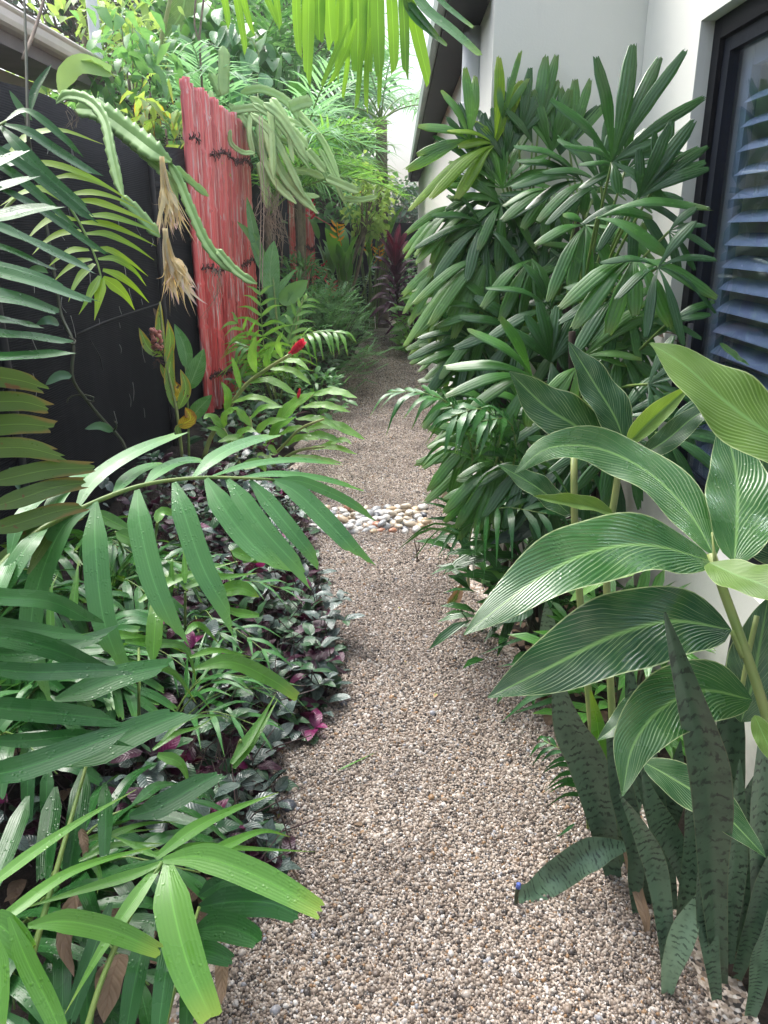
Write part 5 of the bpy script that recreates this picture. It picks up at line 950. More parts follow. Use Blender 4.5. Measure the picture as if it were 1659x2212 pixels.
# centre u, v, distance; fingers (angle, length in photo pixels); droop; colour; upward tilt; finger width
def gen(mid, L, n, spr): return [(mid+(i/(n-1)-.5)*spr+random.gauss(0, 4), L*(1.05-.35*abs(i/(n-1)-.5))*random.uniform(.88, 1.1)) for i in range(n)]
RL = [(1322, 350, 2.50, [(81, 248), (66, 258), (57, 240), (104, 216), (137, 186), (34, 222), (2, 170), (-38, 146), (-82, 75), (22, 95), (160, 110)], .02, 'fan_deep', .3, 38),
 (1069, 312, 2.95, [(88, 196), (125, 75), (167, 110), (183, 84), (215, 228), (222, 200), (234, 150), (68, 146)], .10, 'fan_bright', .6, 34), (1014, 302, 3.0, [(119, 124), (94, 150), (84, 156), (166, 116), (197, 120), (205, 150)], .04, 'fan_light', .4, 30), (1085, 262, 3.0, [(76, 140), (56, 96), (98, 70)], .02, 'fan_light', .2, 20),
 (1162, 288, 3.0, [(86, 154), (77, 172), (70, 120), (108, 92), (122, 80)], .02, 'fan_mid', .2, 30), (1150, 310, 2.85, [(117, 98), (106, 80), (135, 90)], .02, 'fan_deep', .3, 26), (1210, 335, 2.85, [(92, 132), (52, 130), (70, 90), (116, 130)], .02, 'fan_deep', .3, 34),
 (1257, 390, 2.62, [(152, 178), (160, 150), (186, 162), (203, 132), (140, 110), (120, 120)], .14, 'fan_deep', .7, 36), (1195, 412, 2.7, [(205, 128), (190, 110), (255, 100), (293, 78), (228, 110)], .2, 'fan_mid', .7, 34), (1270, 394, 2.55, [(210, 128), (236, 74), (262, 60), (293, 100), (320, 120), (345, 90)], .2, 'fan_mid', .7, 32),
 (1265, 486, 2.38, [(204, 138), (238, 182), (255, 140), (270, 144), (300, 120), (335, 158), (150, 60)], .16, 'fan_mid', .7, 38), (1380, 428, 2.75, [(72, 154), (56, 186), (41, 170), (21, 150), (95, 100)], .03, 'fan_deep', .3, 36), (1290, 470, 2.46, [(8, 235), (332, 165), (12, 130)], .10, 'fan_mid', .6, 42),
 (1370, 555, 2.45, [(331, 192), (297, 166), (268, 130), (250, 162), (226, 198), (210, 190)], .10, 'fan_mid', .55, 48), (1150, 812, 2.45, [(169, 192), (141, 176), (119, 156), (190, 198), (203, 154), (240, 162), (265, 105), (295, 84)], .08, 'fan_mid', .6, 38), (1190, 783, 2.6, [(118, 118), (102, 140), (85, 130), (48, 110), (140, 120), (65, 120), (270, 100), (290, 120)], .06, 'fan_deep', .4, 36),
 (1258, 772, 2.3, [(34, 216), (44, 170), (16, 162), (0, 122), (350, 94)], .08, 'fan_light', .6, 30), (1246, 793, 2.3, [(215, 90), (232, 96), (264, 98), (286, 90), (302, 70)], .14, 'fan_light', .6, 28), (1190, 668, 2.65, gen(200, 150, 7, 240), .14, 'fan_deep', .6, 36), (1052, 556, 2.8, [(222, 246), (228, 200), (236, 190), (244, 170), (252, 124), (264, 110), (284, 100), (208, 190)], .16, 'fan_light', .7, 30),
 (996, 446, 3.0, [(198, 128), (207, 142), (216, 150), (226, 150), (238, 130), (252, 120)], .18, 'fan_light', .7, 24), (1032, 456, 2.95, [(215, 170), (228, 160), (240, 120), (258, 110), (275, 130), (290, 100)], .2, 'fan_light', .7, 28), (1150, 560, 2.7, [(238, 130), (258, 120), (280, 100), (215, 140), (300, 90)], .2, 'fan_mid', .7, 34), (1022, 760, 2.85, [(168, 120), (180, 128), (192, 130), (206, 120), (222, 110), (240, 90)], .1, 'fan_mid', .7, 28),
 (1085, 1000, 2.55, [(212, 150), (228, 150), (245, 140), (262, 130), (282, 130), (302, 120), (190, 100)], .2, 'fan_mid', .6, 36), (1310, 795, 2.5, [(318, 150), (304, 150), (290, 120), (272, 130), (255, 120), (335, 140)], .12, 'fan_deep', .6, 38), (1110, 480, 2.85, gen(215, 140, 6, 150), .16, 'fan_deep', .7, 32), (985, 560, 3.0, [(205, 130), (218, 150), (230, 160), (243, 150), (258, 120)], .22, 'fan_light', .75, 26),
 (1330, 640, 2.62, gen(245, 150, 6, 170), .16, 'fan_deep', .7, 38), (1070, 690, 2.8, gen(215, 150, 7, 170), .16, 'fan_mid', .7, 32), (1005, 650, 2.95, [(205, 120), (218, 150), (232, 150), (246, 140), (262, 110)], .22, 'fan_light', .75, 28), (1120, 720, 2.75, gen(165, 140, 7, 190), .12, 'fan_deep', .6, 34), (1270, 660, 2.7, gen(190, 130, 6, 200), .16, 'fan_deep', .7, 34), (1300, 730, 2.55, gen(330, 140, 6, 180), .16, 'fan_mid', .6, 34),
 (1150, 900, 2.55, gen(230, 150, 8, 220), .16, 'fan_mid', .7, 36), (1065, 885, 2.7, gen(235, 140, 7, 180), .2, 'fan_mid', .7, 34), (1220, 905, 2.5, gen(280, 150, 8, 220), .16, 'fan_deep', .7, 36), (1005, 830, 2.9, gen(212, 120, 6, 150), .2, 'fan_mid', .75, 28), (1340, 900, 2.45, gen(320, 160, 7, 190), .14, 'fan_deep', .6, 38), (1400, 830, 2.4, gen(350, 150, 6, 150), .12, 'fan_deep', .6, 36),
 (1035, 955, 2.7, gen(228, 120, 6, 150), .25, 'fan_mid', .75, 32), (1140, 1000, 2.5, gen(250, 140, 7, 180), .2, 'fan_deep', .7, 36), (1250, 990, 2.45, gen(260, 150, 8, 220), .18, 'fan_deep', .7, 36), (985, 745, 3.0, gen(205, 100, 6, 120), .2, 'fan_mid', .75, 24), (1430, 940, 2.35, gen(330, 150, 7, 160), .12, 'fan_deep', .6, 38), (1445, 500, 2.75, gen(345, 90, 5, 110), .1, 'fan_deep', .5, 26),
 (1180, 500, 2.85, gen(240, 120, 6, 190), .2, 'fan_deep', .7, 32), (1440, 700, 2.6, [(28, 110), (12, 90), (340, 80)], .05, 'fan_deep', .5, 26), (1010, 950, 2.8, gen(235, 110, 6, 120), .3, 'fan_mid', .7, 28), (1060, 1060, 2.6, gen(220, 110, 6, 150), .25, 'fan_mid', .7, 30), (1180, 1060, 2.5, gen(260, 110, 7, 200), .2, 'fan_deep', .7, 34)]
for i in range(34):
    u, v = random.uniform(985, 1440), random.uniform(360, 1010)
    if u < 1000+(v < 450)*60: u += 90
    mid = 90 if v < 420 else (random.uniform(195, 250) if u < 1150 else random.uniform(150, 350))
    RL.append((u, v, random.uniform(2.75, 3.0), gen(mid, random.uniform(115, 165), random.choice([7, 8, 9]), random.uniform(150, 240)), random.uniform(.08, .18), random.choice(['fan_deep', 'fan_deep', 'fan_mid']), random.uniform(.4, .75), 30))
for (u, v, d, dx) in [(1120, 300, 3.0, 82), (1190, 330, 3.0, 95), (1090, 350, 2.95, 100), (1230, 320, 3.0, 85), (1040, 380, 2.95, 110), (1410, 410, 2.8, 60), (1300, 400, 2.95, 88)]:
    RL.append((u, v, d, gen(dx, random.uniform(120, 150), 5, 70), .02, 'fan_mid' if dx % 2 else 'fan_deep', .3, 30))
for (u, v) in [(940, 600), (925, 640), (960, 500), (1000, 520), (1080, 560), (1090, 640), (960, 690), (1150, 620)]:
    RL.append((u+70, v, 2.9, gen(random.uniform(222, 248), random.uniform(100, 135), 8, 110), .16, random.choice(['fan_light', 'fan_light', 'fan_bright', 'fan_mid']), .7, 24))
for (u, v, d, fg, dr, m, tilt, wpx) in RL:
    d = min(d, 3.06/ray(u, v)[1], .82*FPX/max(1, max(u+l*math.cos(rad(a)) for a, l in fg)-850) if u > 1150 else 9)
    mb = MB(); c = D(u, v, d); k = d/FPX
    n = -cF*(1-tilt*.75)+np.array([0, 0, tilt])+rng.normal(0, .08, 3)
    fan(mb, c, [(a, l*k) for a, l in fg], n, wpx*.5*k, dr)
    x, y, h = min(CANES, key=lambda q: (q[0]-c[0])**2+(q[1]-c[1])**2+.3*(q[2]-c[2]+.15)**2)
    z0 = min(h, c[2]-.12) if c[2] > .2 else .05
    b = np.array([x, y, max(.05, z0)])
    tube(mb, [c, c*.6+b*.4+np.array([0, .03, .0]), b], .0036, .005, sides=6, seg=8, mat=1)
    mb.build('fan_leaf', [M[m], M['stemgreen']], lp)
mb = MB()
for (p, q, r) in [((1320, 715, 2.6), (1400, 712, 2.55), (1490, 730, 2.5)), ((1340, 700, 2.62), (1420, 722, 2.6), (1480, 745, 2.55))]: LP(mb, [p, q, r], 20, kind='grass', fold=.5, seg=10, wave=.3)
mb.build('dry_sheath', M['twig'], lp)
mb = MB(); b = G(968, 1075); tube(mb, [b, b+np.array([0, 0, .2]), b+np.array([.01, .01, .42])], .034, .032, sides=14, seg=18, rings=.05); tube(mb, [b+np.array([.07, .05, 0]), b+np.array([.07, .06, .18]), b+np.array([.08, .06, .36])], .024, .022, sides=12, seg=15, rings=.05); tag(mb.build('bamboo_cane', plain('old_bamboo', (.42, .36, .24), .55, c2=(.28, .25, .17), sc=12)), 'short weathered bamboo canes standing at the gravel edge beneath the lady palm', 'cane')
# small pinnate palms at the right edge of the path
q1 = thing('parlour_palm', 'small feathery palm frond with water drops reaching over the middle right of the path', 'palm', G(985, 1090))
fr_px('frond', q1, [M['palm_mid'], M['stemgreen']], [(1010, 1090, 2.9), (1020, 980, 2.6), (985, 885, 2.5), (920, 850, 2.48), (845, 846, 2.5)], 15, 150, 14, t0=.40, ang=75, up=(.1, -.3, .9), lift=-.05, droop=.75, kind='grass', rr=.005)
fr_px('frond', q1, [M['palm_mid'], M['stemgreen']], [(1040, 1090, 2.7), (1080, 960, 2.45), (1050, 885, 2.35), (975, 900, 2.32)], 10, 150, 18, t0=.45, ang=75, up=(.1, -.4, .9), lift=.0, droop=.8, kind='grass', rr=.005)
fr_px('frond', q1, [M['palm_mid'], M['stemgreen']], [(1050, 1100, 2.7), (1110, 1000, 2.45), (1100, 910, 2.35), (1040, 910, 2.3)], 9, 150, 18, t0=.45, ang=75, up=(.1, -.4, .9), lift=.0, droop=.8, kind='grass', rr=.005)
q2 = thing('parlour_palm', 'low seedling palm with narrow leaflets leaning over the gravel right of the pebbles', 'palm', G(1012, 1262))
PD = [M['palm_deep'], M['stemgreen']]
fr_px('frond', q2, PD, [(1012, 1264, 3.1), (1012, 1200, 2.85), (1025, 1130, 2.6), (1080, 1096, 2.45), (1180, 1110, 2.35)], 10, 190, 16, t0=.45, ang=80, up=(0, -.6, .8), lift=0, droop=.8, kind='grass', rr=.004)
mb = MB()
for pts, w in [([(1012, 1128, 2.85), (960, 1120, 2.85), (908, 1122, 2.85)], 14), ([(1012, 1125, 2.85), (960, 1095, 2.87), (903, 1083, 2.90)], 12), ([(1015, 1125, 2.85), (970, 1085, 2.87), (915, 1068, 2.90)], 13), ([(1020, 1122, 2.85), (980, 1070, 2.90), (930, 1042, 2.95)], 13), ([(1025, 1120, 2.85), (1000, 1065, 2.90), (955, 1040, 2.95)], 14), ([(1012, 1130, 2.85), (965, 1145, 2.80), (925, 1188, 2.75)], 13), ([(1012, 1130, 2.85), (975, 1155, 2.80), (945, 1205, 2.75)], 13), ([(1015, 1130, 2.85), (990, 1160, 2.80), (962, 1213, 2.75)], 12), ([(1020, 1130, 2.85), (1005, 1170, 2.80), (985, 1225, 2.75)], 13)]: LP(mb, pts, w, n=(0, -.6, .8), kind='grass', seg=10, cols=2)
mb.build('frond', M['palm_deep'], q2)
mb = MB(); tube(mb, [G(1012, 1265), D(1010, 1200, 3.25), D(1012, 1128, 3.2)], .007, .005, seg=8); mb.build('stem', M['stempale'], q2)
q3 = thing('parlour_palm', 'dark thin leaved seedling palm low on the gravel beside the banded leaves', 'palm', G(1250, 1790))
fr_px('frond', q3, PD, [(1270, 1790, 1.95), (1262, 1700, 1.93), (1225, 1630, 1.92), (1175, 1600, 1.94)], 9, 95, 11, t0=.3, ang=70, up=(0, -.6, .8), lift=0, droop=.7, kind='grass', rr=.003)
mb = MB()
for pts, w in [([(1175, 1365, 2.5), (1110, 1385, 2.5), (1035, 1415, 2.5)], 10), ([(1170, 1420, 2.4), (1120, 1432, 2.4), (1075, 1440, 2.4)], 12), ([(1215, 1490, 2.2), (1150, 1505, 2.2), (1083, 1560, 2.2)], 18), ([(1230, 1500, 2.2), (1170, 1520, 2.2), (1100, 1545, 2.2)], 14), ([(1150, 1430, 2.4), (1110, 1450, 2.4), (1085, 1460, 2.4)], 12), ([(1240, 1780, 1.9), (1215, 1800, 1.9), (1200, 1810, 1.9)], 8)]: LP(mb, pts, w, n=(0, -.5, .9), kind='grass', seg=10, cols=2)
mb.build('frond', M['palm_deep'], q3)
lt = thing('calathea', 'small dark plant with silver ribbed leaves in the shade under the lady palm', 'plant', G(1130, 1320))
for pts, w, m in [([(1200, 1130, 2.6), (1140, 1145, 2.55), (1060, 1175, 2.5)], 44, 'silver'), ([(1180, 1160, 2.5), (1150, 1200, 2.45), (1110, 1250, 2.4)], 44, 'ginger_deep'), ([(1220, 1050, 2.6), (1235, 1020, 2.6), (1245, 985, 2.6)], 70, 'silver'), ([(1090, 1235, 2.6), (1062, 1240, 2.58), (1040, 1260, 2.56)], 40, 'helic'), ([(1240, 1200, 2.3), (1200, 1230, 2.25), (1170, 1290, 2.2)], 50, 'ginger_deep'), ([(1150, 1310, 2.4), (1120, 1325, 2.38), (1085, 1345, 2.36)], 40, 'darkgreen'), ([(1380, 1230, 1.9), (1300, 1245, 1.9), (1230, 1300, 1.9)], 40, 'redginger'), ([(1260, 1180, 2.2), (1220, 1190, 2.2), (1190, 1240, 2.2)], 40, 'ginger_deep')]:
    mb = MB(); LP(mb, pts, w, n=(0, -.6, .8), kind='ovate', seg=10, cols=4, fold=.2, wave=.1); mb.build('leaf', M[m], lt)
mb = MB()
for u, v, d in ((1180, 1140, 2.6), (1220, 1050, 2.6), (1090, 1235, 2.6), (1240, 1200, 2.3)):
    p = D(u, v, d); tube(mb, [G(1150, 1330)+rng.normal(0, .02, 3)*[1, 1, 0], (p+G(1150, 1330))/2+np.array([.02, 0, .05]), p], .005, .003, sides=5, seg=6)
mb.build('stem', M['stemgreen'], lt)
# ------------------------------------------------------------------ striped shell ginger in the right foreground
sgp = thing('striped_ginger', 'large shell ginger with broad cream striped leaves filling the right foreground', 'ginger', G(1680, 2050))
def gl(pts, w, m, n=(0, -.55, .85), **kw):
    mb = MB(); k = dict(kind='ginger', seg=26, cols=12, fold=.12, wave=.11, wf=17., n=n); k.update(kw); LP(mb, pts, w, **k); mb.build('leaf', M[m], sgp)
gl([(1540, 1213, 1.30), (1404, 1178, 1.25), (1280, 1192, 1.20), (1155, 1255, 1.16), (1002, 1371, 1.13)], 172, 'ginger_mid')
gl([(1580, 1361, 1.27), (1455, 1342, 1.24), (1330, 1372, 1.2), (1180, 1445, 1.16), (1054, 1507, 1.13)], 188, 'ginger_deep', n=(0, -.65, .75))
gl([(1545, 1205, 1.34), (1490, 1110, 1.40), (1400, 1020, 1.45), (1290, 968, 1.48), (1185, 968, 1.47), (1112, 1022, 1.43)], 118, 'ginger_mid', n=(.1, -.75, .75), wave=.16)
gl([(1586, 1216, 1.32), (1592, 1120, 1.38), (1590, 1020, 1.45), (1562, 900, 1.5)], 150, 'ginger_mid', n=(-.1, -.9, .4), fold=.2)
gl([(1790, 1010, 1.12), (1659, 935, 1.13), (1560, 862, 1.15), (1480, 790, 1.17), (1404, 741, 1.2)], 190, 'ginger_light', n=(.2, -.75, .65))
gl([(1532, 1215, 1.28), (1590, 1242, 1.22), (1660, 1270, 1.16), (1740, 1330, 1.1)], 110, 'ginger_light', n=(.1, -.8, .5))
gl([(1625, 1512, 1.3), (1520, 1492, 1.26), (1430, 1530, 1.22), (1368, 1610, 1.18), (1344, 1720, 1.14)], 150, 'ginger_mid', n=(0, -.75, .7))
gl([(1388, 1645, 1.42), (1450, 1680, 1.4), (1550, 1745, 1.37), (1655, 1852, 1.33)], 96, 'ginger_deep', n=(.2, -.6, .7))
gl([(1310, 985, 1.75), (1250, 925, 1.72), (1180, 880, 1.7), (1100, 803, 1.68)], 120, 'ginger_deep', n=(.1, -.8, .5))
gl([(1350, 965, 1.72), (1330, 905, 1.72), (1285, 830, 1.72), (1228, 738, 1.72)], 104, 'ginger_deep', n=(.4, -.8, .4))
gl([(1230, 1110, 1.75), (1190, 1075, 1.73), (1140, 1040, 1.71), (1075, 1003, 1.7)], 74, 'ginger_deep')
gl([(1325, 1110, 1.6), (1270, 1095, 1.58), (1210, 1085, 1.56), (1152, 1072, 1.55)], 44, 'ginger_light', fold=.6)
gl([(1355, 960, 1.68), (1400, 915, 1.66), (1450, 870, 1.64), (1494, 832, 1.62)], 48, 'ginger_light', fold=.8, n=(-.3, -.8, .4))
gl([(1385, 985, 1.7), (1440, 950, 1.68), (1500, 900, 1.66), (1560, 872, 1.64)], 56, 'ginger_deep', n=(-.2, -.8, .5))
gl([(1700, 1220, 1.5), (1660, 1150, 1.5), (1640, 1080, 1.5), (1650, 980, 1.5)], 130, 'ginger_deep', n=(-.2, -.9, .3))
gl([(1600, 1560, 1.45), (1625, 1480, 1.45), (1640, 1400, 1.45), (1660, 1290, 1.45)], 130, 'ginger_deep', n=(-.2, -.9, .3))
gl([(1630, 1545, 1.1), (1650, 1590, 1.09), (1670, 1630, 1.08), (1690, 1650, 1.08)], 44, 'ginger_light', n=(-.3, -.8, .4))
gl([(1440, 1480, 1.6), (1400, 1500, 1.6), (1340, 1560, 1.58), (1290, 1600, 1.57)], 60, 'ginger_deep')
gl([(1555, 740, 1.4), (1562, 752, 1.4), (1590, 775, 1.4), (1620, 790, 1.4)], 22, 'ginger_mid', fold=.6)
mb = MB(); TP(mb, [(1536, 1195, 1.30), (1560, 1270, 1.29), (1600, 1380, 1.28), (1650, 1530, 1.28), (1690, 1700, 1.28), (1710, 2080, 1.3)], 21, 26, seg=20); mb.build('stem', M['stempale'], sgp)
mb = MB(); TP(mb, [(1345, 955, 1.72), (1330, 1060, 1.74), (1310, 1250, 1.78), (1330, 1700, 1.85)], 15, 18, seg=14); TP(mb, [(1240, 985, 1.8), (1240, 1050, 1.8), (1245, 1200, 1.82), (1280, 1600, 1.9)], 15, 17, seg=12); TP(mb, [(1580, 1362, 1.28), (1605, 1420, 1.28)], 12, 14, seg=5); mb.build('stem', M['stempale'], sgp)
mb = MB(); TP(mb, [(1545, 1215, 1.29), (1541, 1180, 1.29), (1538, 1150, 1.3)], 8, 3, seg=5); TP(mb, [(1635, 1330, 1.4), (1615, 1420, 1.4), (1600, 1500, 1.4)], 12, 10, seg=6); mb.build('petiole', M['stempale'], sgp)
# ------------------------------------------------------------------ banded mother-in-law's-tongue
sn = thing('banded_leaf_plant', 'clump of tall stiff banded succulent leaves rising from the gravel at lower right', 'plant', G(1480, 2050))
def sl_(base, ups, w, m='sans', **kw):
    """upright strap leaf: base on the ground, then (u, v, distance change)"""
    b = G(*base); d0 = float(np.dot(b-CAM, cF)); mb = MB()
    pts = [(base[0], base[1]+4, d0)]+[(u, v, d0+dd) for u, v, dd in ups]
    k = dict(kind='sans', seg=26, cols=6, fold=.28, arch=.0, n=(-.1, -.95, .2), wave=.14, wf=random.uniform(6, 13), twist=random.uniform(-.55, .55)); k.update(kw); LP(mb, pts, w, **k); mb.build('leaf', M[m], sn)
sl_((1556, 2120), [(1540, 1900, -.14), (1540, 1760, -.25), (1528, 1640, -.33), (1490, 1500, -.41), (1436, 1322, -.50)], 84, twist=.35)
sl_((1325, 1890), [(1310, 1820, -.03), (1275, 1660, -.1), (1228, 1560, -.15), (1200, 1440, -.2)], 84, twist=.4)
sl_((1444, 2135), [(1436, 2010, -.02), (1418, 1880, -.05), (1380, 1785, -.09), (1338, 1715, -.13)], 50)
sl_((1440, 2150), [(1450, 2090, -.02), (1476, 2010, -.03), (1500, 1960, -.04), (1512, 1925, -.05)], 56, 'sanslight')
sl_((1548, 2155), [(1530, 2020, -.03), (1520, 1920, -.05), (1518, 1870, -.07), (1526, 1815, -.08)], 52, twist=-.4)
sl_((1575, 2100), [(1580, 2000, -.02), (1588, 1900, -.05), (1594, 1760, -.1), (1598, 1640, -.14)], 44)
sl_((1590, 2110), [(1615, 2040, -.02), (1650, 1930, -.04), (1690, 1800, -.06)], 56)
sl_((1378, 1975), [(1372, 1900, -.02), (1372, 1830, -.04), (1340, 1700, -.08), (1310, 1560, -.12)], 52)
sl_((1500, 1990), [(1492, 1930, -.02), (1462, 1840, -.04), (1410, 1740, -.08), (1385, 1660, -.1)], 54)
sl_((1590, 1990), [(1582, 1860, -.04), (1578, 1700, -.1), (1577, 1540, -.16), (1585, 1350, -.22)], 60, 'sans')
sl_((1640, 2080), [(1640, 1950, -.04), (1640, 1800, -.08), (1648, 1640, -.14), (1655, 1500, -.18)], 60)
sl_((1400, 1950), [(1412, 1850, -.03), (1450, 1720, -.08), (1470, 1600, -.12)], 56, 'sans')
sl_((1450, 1960), [(1440, 1880, -.03), (1405, 1700, -.08), (1370, 1560, -.12), (1350, 1400, -.17)], 60)
sl_((1310, 1850), [(1330, 1740, -.03), (1340, 1640, -.06), (1345, 1560, -.1)], 50)
sl_((1530, 1960), [(1550, 1880, -.03), (1600, 1760, -.08), (1640, 1660, -.11)], 50)
sl_((1470, 2020), [(1478, 1950, -.03), (1500, 1830, -.06), (1500, 1720, -.1), (1495, 1600, -.14)], 56)
sl_((1620, 2190), [(1640, 2100, -.02), (1665, 1950, -.05)], 60); sl_((1205, 1500), [(1190, 1420, -.06), (1185, 1350, -.1), (1182, 1290, -.14)], 40, 'sanslight'); sl_((1350, 1860), [(1300, 1640, -.06), (1290, 1560, -.08), (1275, 1490, -.1)], 44, 'palm_bright'); sl_((1330, 1870), [(1360, 1740, -.05), (1390, 1600, -.09), (1400, 1480, -.13)], 54)
sl_((1600, 2050), [(1610, 1950, -.03), (1605, 1850, -.05), (1560, 1690, -.1), (1540, 1560, -.14)], 54)
mb = MB()
for i in range(3): blob(mb, G(1590, 2110)+np.array([.03*i, .02, .005]), (.022, .018, .018), lumpy=.2)
mb.build('root_crown', M['fibre'], sn)
mb = MB(); b0 = D(1347, 1829, 1.76)
leaf(mb, [G(1395, 2020), G(1393, 2010)+np.array([0, 0, .03]), D(1378, 1920, 1.72), D(1352, 1832, 1.75)], .012, n=(-.3, -.9, .1), kind='strap', seg=10, fold=.6); mb.build('folded_leaf', M['dead'], sn)
mb = MB(); pts = [D(1356, 1828, 1.75), D(1300, 1836, 1.75), D(1250, 1855, 1.76), G(1190, 1900, .035), G(1150, 1930, .02), G(1118, 1938, .02)]
leaf(mb, pts, .035, n=(.15, -.75, .6), kind='strap', seg=22, cols=8, fold=.25, wave=.12, wf=9); mb.build('fallen_leaf', M['sans'], sn)
mb = MB(); b = G(1114, 1960); tube(mb, [b, b+np.array([0, 0, .03]), b+np.array([.002, 0, .055])], .0045, sides=8, seg=5); tube(mb, [b+np.array([.002, 0, .055]), b+np.array([.003, 0, .060]), b+np.array([.003, 0, .066])], .0058, .005, sides=10, seg=4, mat=1)
tag(mb.build('garden_peg', [M['stemdark'], plain('blue_plastic', (.09, .14, .45), .4)]), 'short dark garden peg with a blue cap at the tip of the fallen leaf', 'peg')
mb = MB()
for i in range(160):
    p = np.array([random.uniform(.42, .85), random.uniform(2.1, 3.15), -.01+random.uniform(0, .03)]); gc_leaf(mb, p, random.uniform(0, 6.28), random.gauss(.1, .2), random.uniform(.03, .085))
tag(mb.build('leaf_litter', M['dead']), 'brown dead leaf litter on the ground under the lady palm', 'leaf litter', kind='stuff')
# ------------------------------------------------------------------ planting farther along the path
def bush(name, label, base, h, rx, ry, n, L, hw, mats, kind='lance', cat='shrub', stems=8, group=None, droop=.2, lo=.05, feather=False):
    th = thing(name, label, cat, base, group); b = np.array(base, float); mb = MB(); sm = MB(); tips = []
    for i in range(stems):
        a = random.uniform(0, 6.28); r = random.random()**.5; tp = b+np.array([rx*r*math.cos(a)*.8, ry*r*math.sin(a)*.8, h*random.uniform(.55, .95)]); tips.append(tp)
        tube(sm, [b+rng.normal(0, .03, 3)*[1, 1, 0], (b+tp)/2+np.array([0, 0, h*.08]), tp], .008+.004*h, .004, sides=5, seg=6)
    for i in range(n):
        a = random.uniform(0, 6.28); r = random.random()**.45; z = lo+(1-lo)*random.random()**.8; k = math.sqrt(max(.05, 1-(max(0, z-.45)/.6)**2))
        lump = 1+.22*math.sin(3*a+z*7)+.12*math.sin(7*a-z*11)
        p = b+np.array([rx*r*k*math.cos(a)*lump, ry*r*k*math.sin(a)*lump, h*z])
        out = nz(np.array([math.cos(a), math.sin(a), .5])+rng.normal(0, .45, 3)); l = L*random.uniform(.6, 1.2)
        if feather:
            q = p+out*l*2.2+np.array([0, 0, -.25*l])
            for t_ in np.linspace(.15, 1, 7):
                pp_ = p+(q-p)*t_; s = nz(np.cross(out, [0, 0, 1]))
                for sd in (1, -1): leaf(mb, [pp_, pp_+(s*sd*.8+out*.6)*l*.8+np.array([0, 0, -.05*l])], hw, seg=2, cols=2, n=(0, 0, 1), kind='lance')
        else: leaf(mb, [p, p+out*l*.5, p+out*l+np.array([0, 0, -l*droop])], hw*l/L, n=nz(np.array([0, -.3, 1])+rng.normal(0, .3, 3)), seg=3, cols=2, kind=kind, fold=.25)
    mb.build('foliage', mats, th); sm.build('stem', M['stemdark'], th); return th
bush('fine_leaf_shrub', 'dark green fine feathery shrub along the left path edge before the bend', (-.62, 7.3, 0), .85, .40, .75, 400, .075, .008, M['shrub'], feather=True)
bush('fine_leaf_shrub', 'low spreading fine leaved shrub spilling onto the gravel behind the red flower', (-.70, 8.9, 0), .8, .40, .7, 360, .08, .009, M['shrub'], feather=True)
bush('fine_leaf_shrub', 'taller narrow leaved shrub under the distant red screen', (-.95, 8.2, 0), 1.15, .38, .5, 500, .15, .013, M['shrub'])
bush('broad_leaf_shrub', 'dark broad leaved shrub low beside the path below the tall red screen', (-.85, 6.9, 0), .4, .35, .4, 260, .13, .03, M['darkgreen'], kind='ovate')
bush('broad_leaf_shrub', 'bushy mid green plant at the foot of the tall red screen', (-1.0, 6.5, 0), .30, .30, .4, 200, .11, .018, M['shrub'])
bush('broad_leaf_shrub', 'dark undergrowth clump behind the red ginger stems', (-.95, 5.3, 0), .24, .3, .35, 200, .12, .028, M['darkgreen'], kind='ovate')
bush('fine_leaf_shrub', 'small glossy shrub at the left gravel edge just past the red bud', (-.60, 6.2, 0), .36, .24, .4, 200, .10, .018, M['shrub'])
bush('fine_leaf_shrub', 'dim green shrub where the gravel path bends out of sight', (-.75, 11.8, 0), .8, .4, .8, 420, .14, .02, M['shrub'])
bush('fine_leaf_shrub', 'shadowy shrub closing the end of the path behind the purple cordyline', (.05, 14.2, 0), 1.1, .45, .6, 520, .13, .022, M['shrub'])
def heliconia(label, base, h, n, mats, fl, flm, spread=.35):
    th = thing('heliconia', label, 'heliconia', base, 'heliconias along the left bed'); b = np.array(base, float); sm = MB()
    for i in range(n):
        a = random.uniform(0, 6.28); tp = b+np.array([math.cos(a)*spread*random.random(), math.sin(a)*spread*random.random(), h*random.uniform(.45, .8)])
        tube(sm, [b+rng.normal(0, .06, 3)*[1, 1, 0], (b*.4+tp*.6), tp], .013, .007, sides=6, seg=6)
        l = h*random.uniform(.22, .34); o = np.array([math.cos(a)*.5, math.sin(a)*.5, 0]); mb = MB()
        leaf(mb, [tp, tp+o*l*.35+np.array([0, 0, l*.5]), tp+o*l*.9+np.array([0, 0, l*.85])], l*.15, n=-o+np.array([random.gauss(0, .5), -.3, .7]), kind='ginger', seg=10, cols=4, fold=.2); mb.build('leaf', mats, th)
    for (u, v, d) in fl:
        mb = MB(); p = D(u, v, d)
        for i in range(7): 
            o = nz(np.array([(-1)**i*.9, -.2, .5+rng.normal(0, .2)])); q = p+np.array([0, 0, -.03*i]); leaf(mb, [q, q+o*.05, q+o*.10+np.array([0, 0, .02])], .014, n=(0, -1, .2), seg=4, cols=2, kind='lance')
        tube(mb, [p+np.array([0, 0, .02]), p+np.array([.01, 0, -.1]), p*.4+np.array([b[0], b[1], p[2]-.4])*.6], .006, sides=5, seg=6); mb.build('flower', M[flm], th)
    sm.build('stem', M['stemgreen'], th)
heliconia('heliconia clump with an orange flower rising among the dark fronds', (-.62, 10.6, 0), 1.7, 14, M['helic'], [(728, 485, 9.3)], 'orange')
heliconia('tall broad leaved heliconia with drooping red flowers in the middle distance', (-.72, 12.0, 0), 1.7, 12, M['helic'], [(672+22, 575, 10.2), (715, 612, 10), (668, 440, 9.6)], 'redbract')
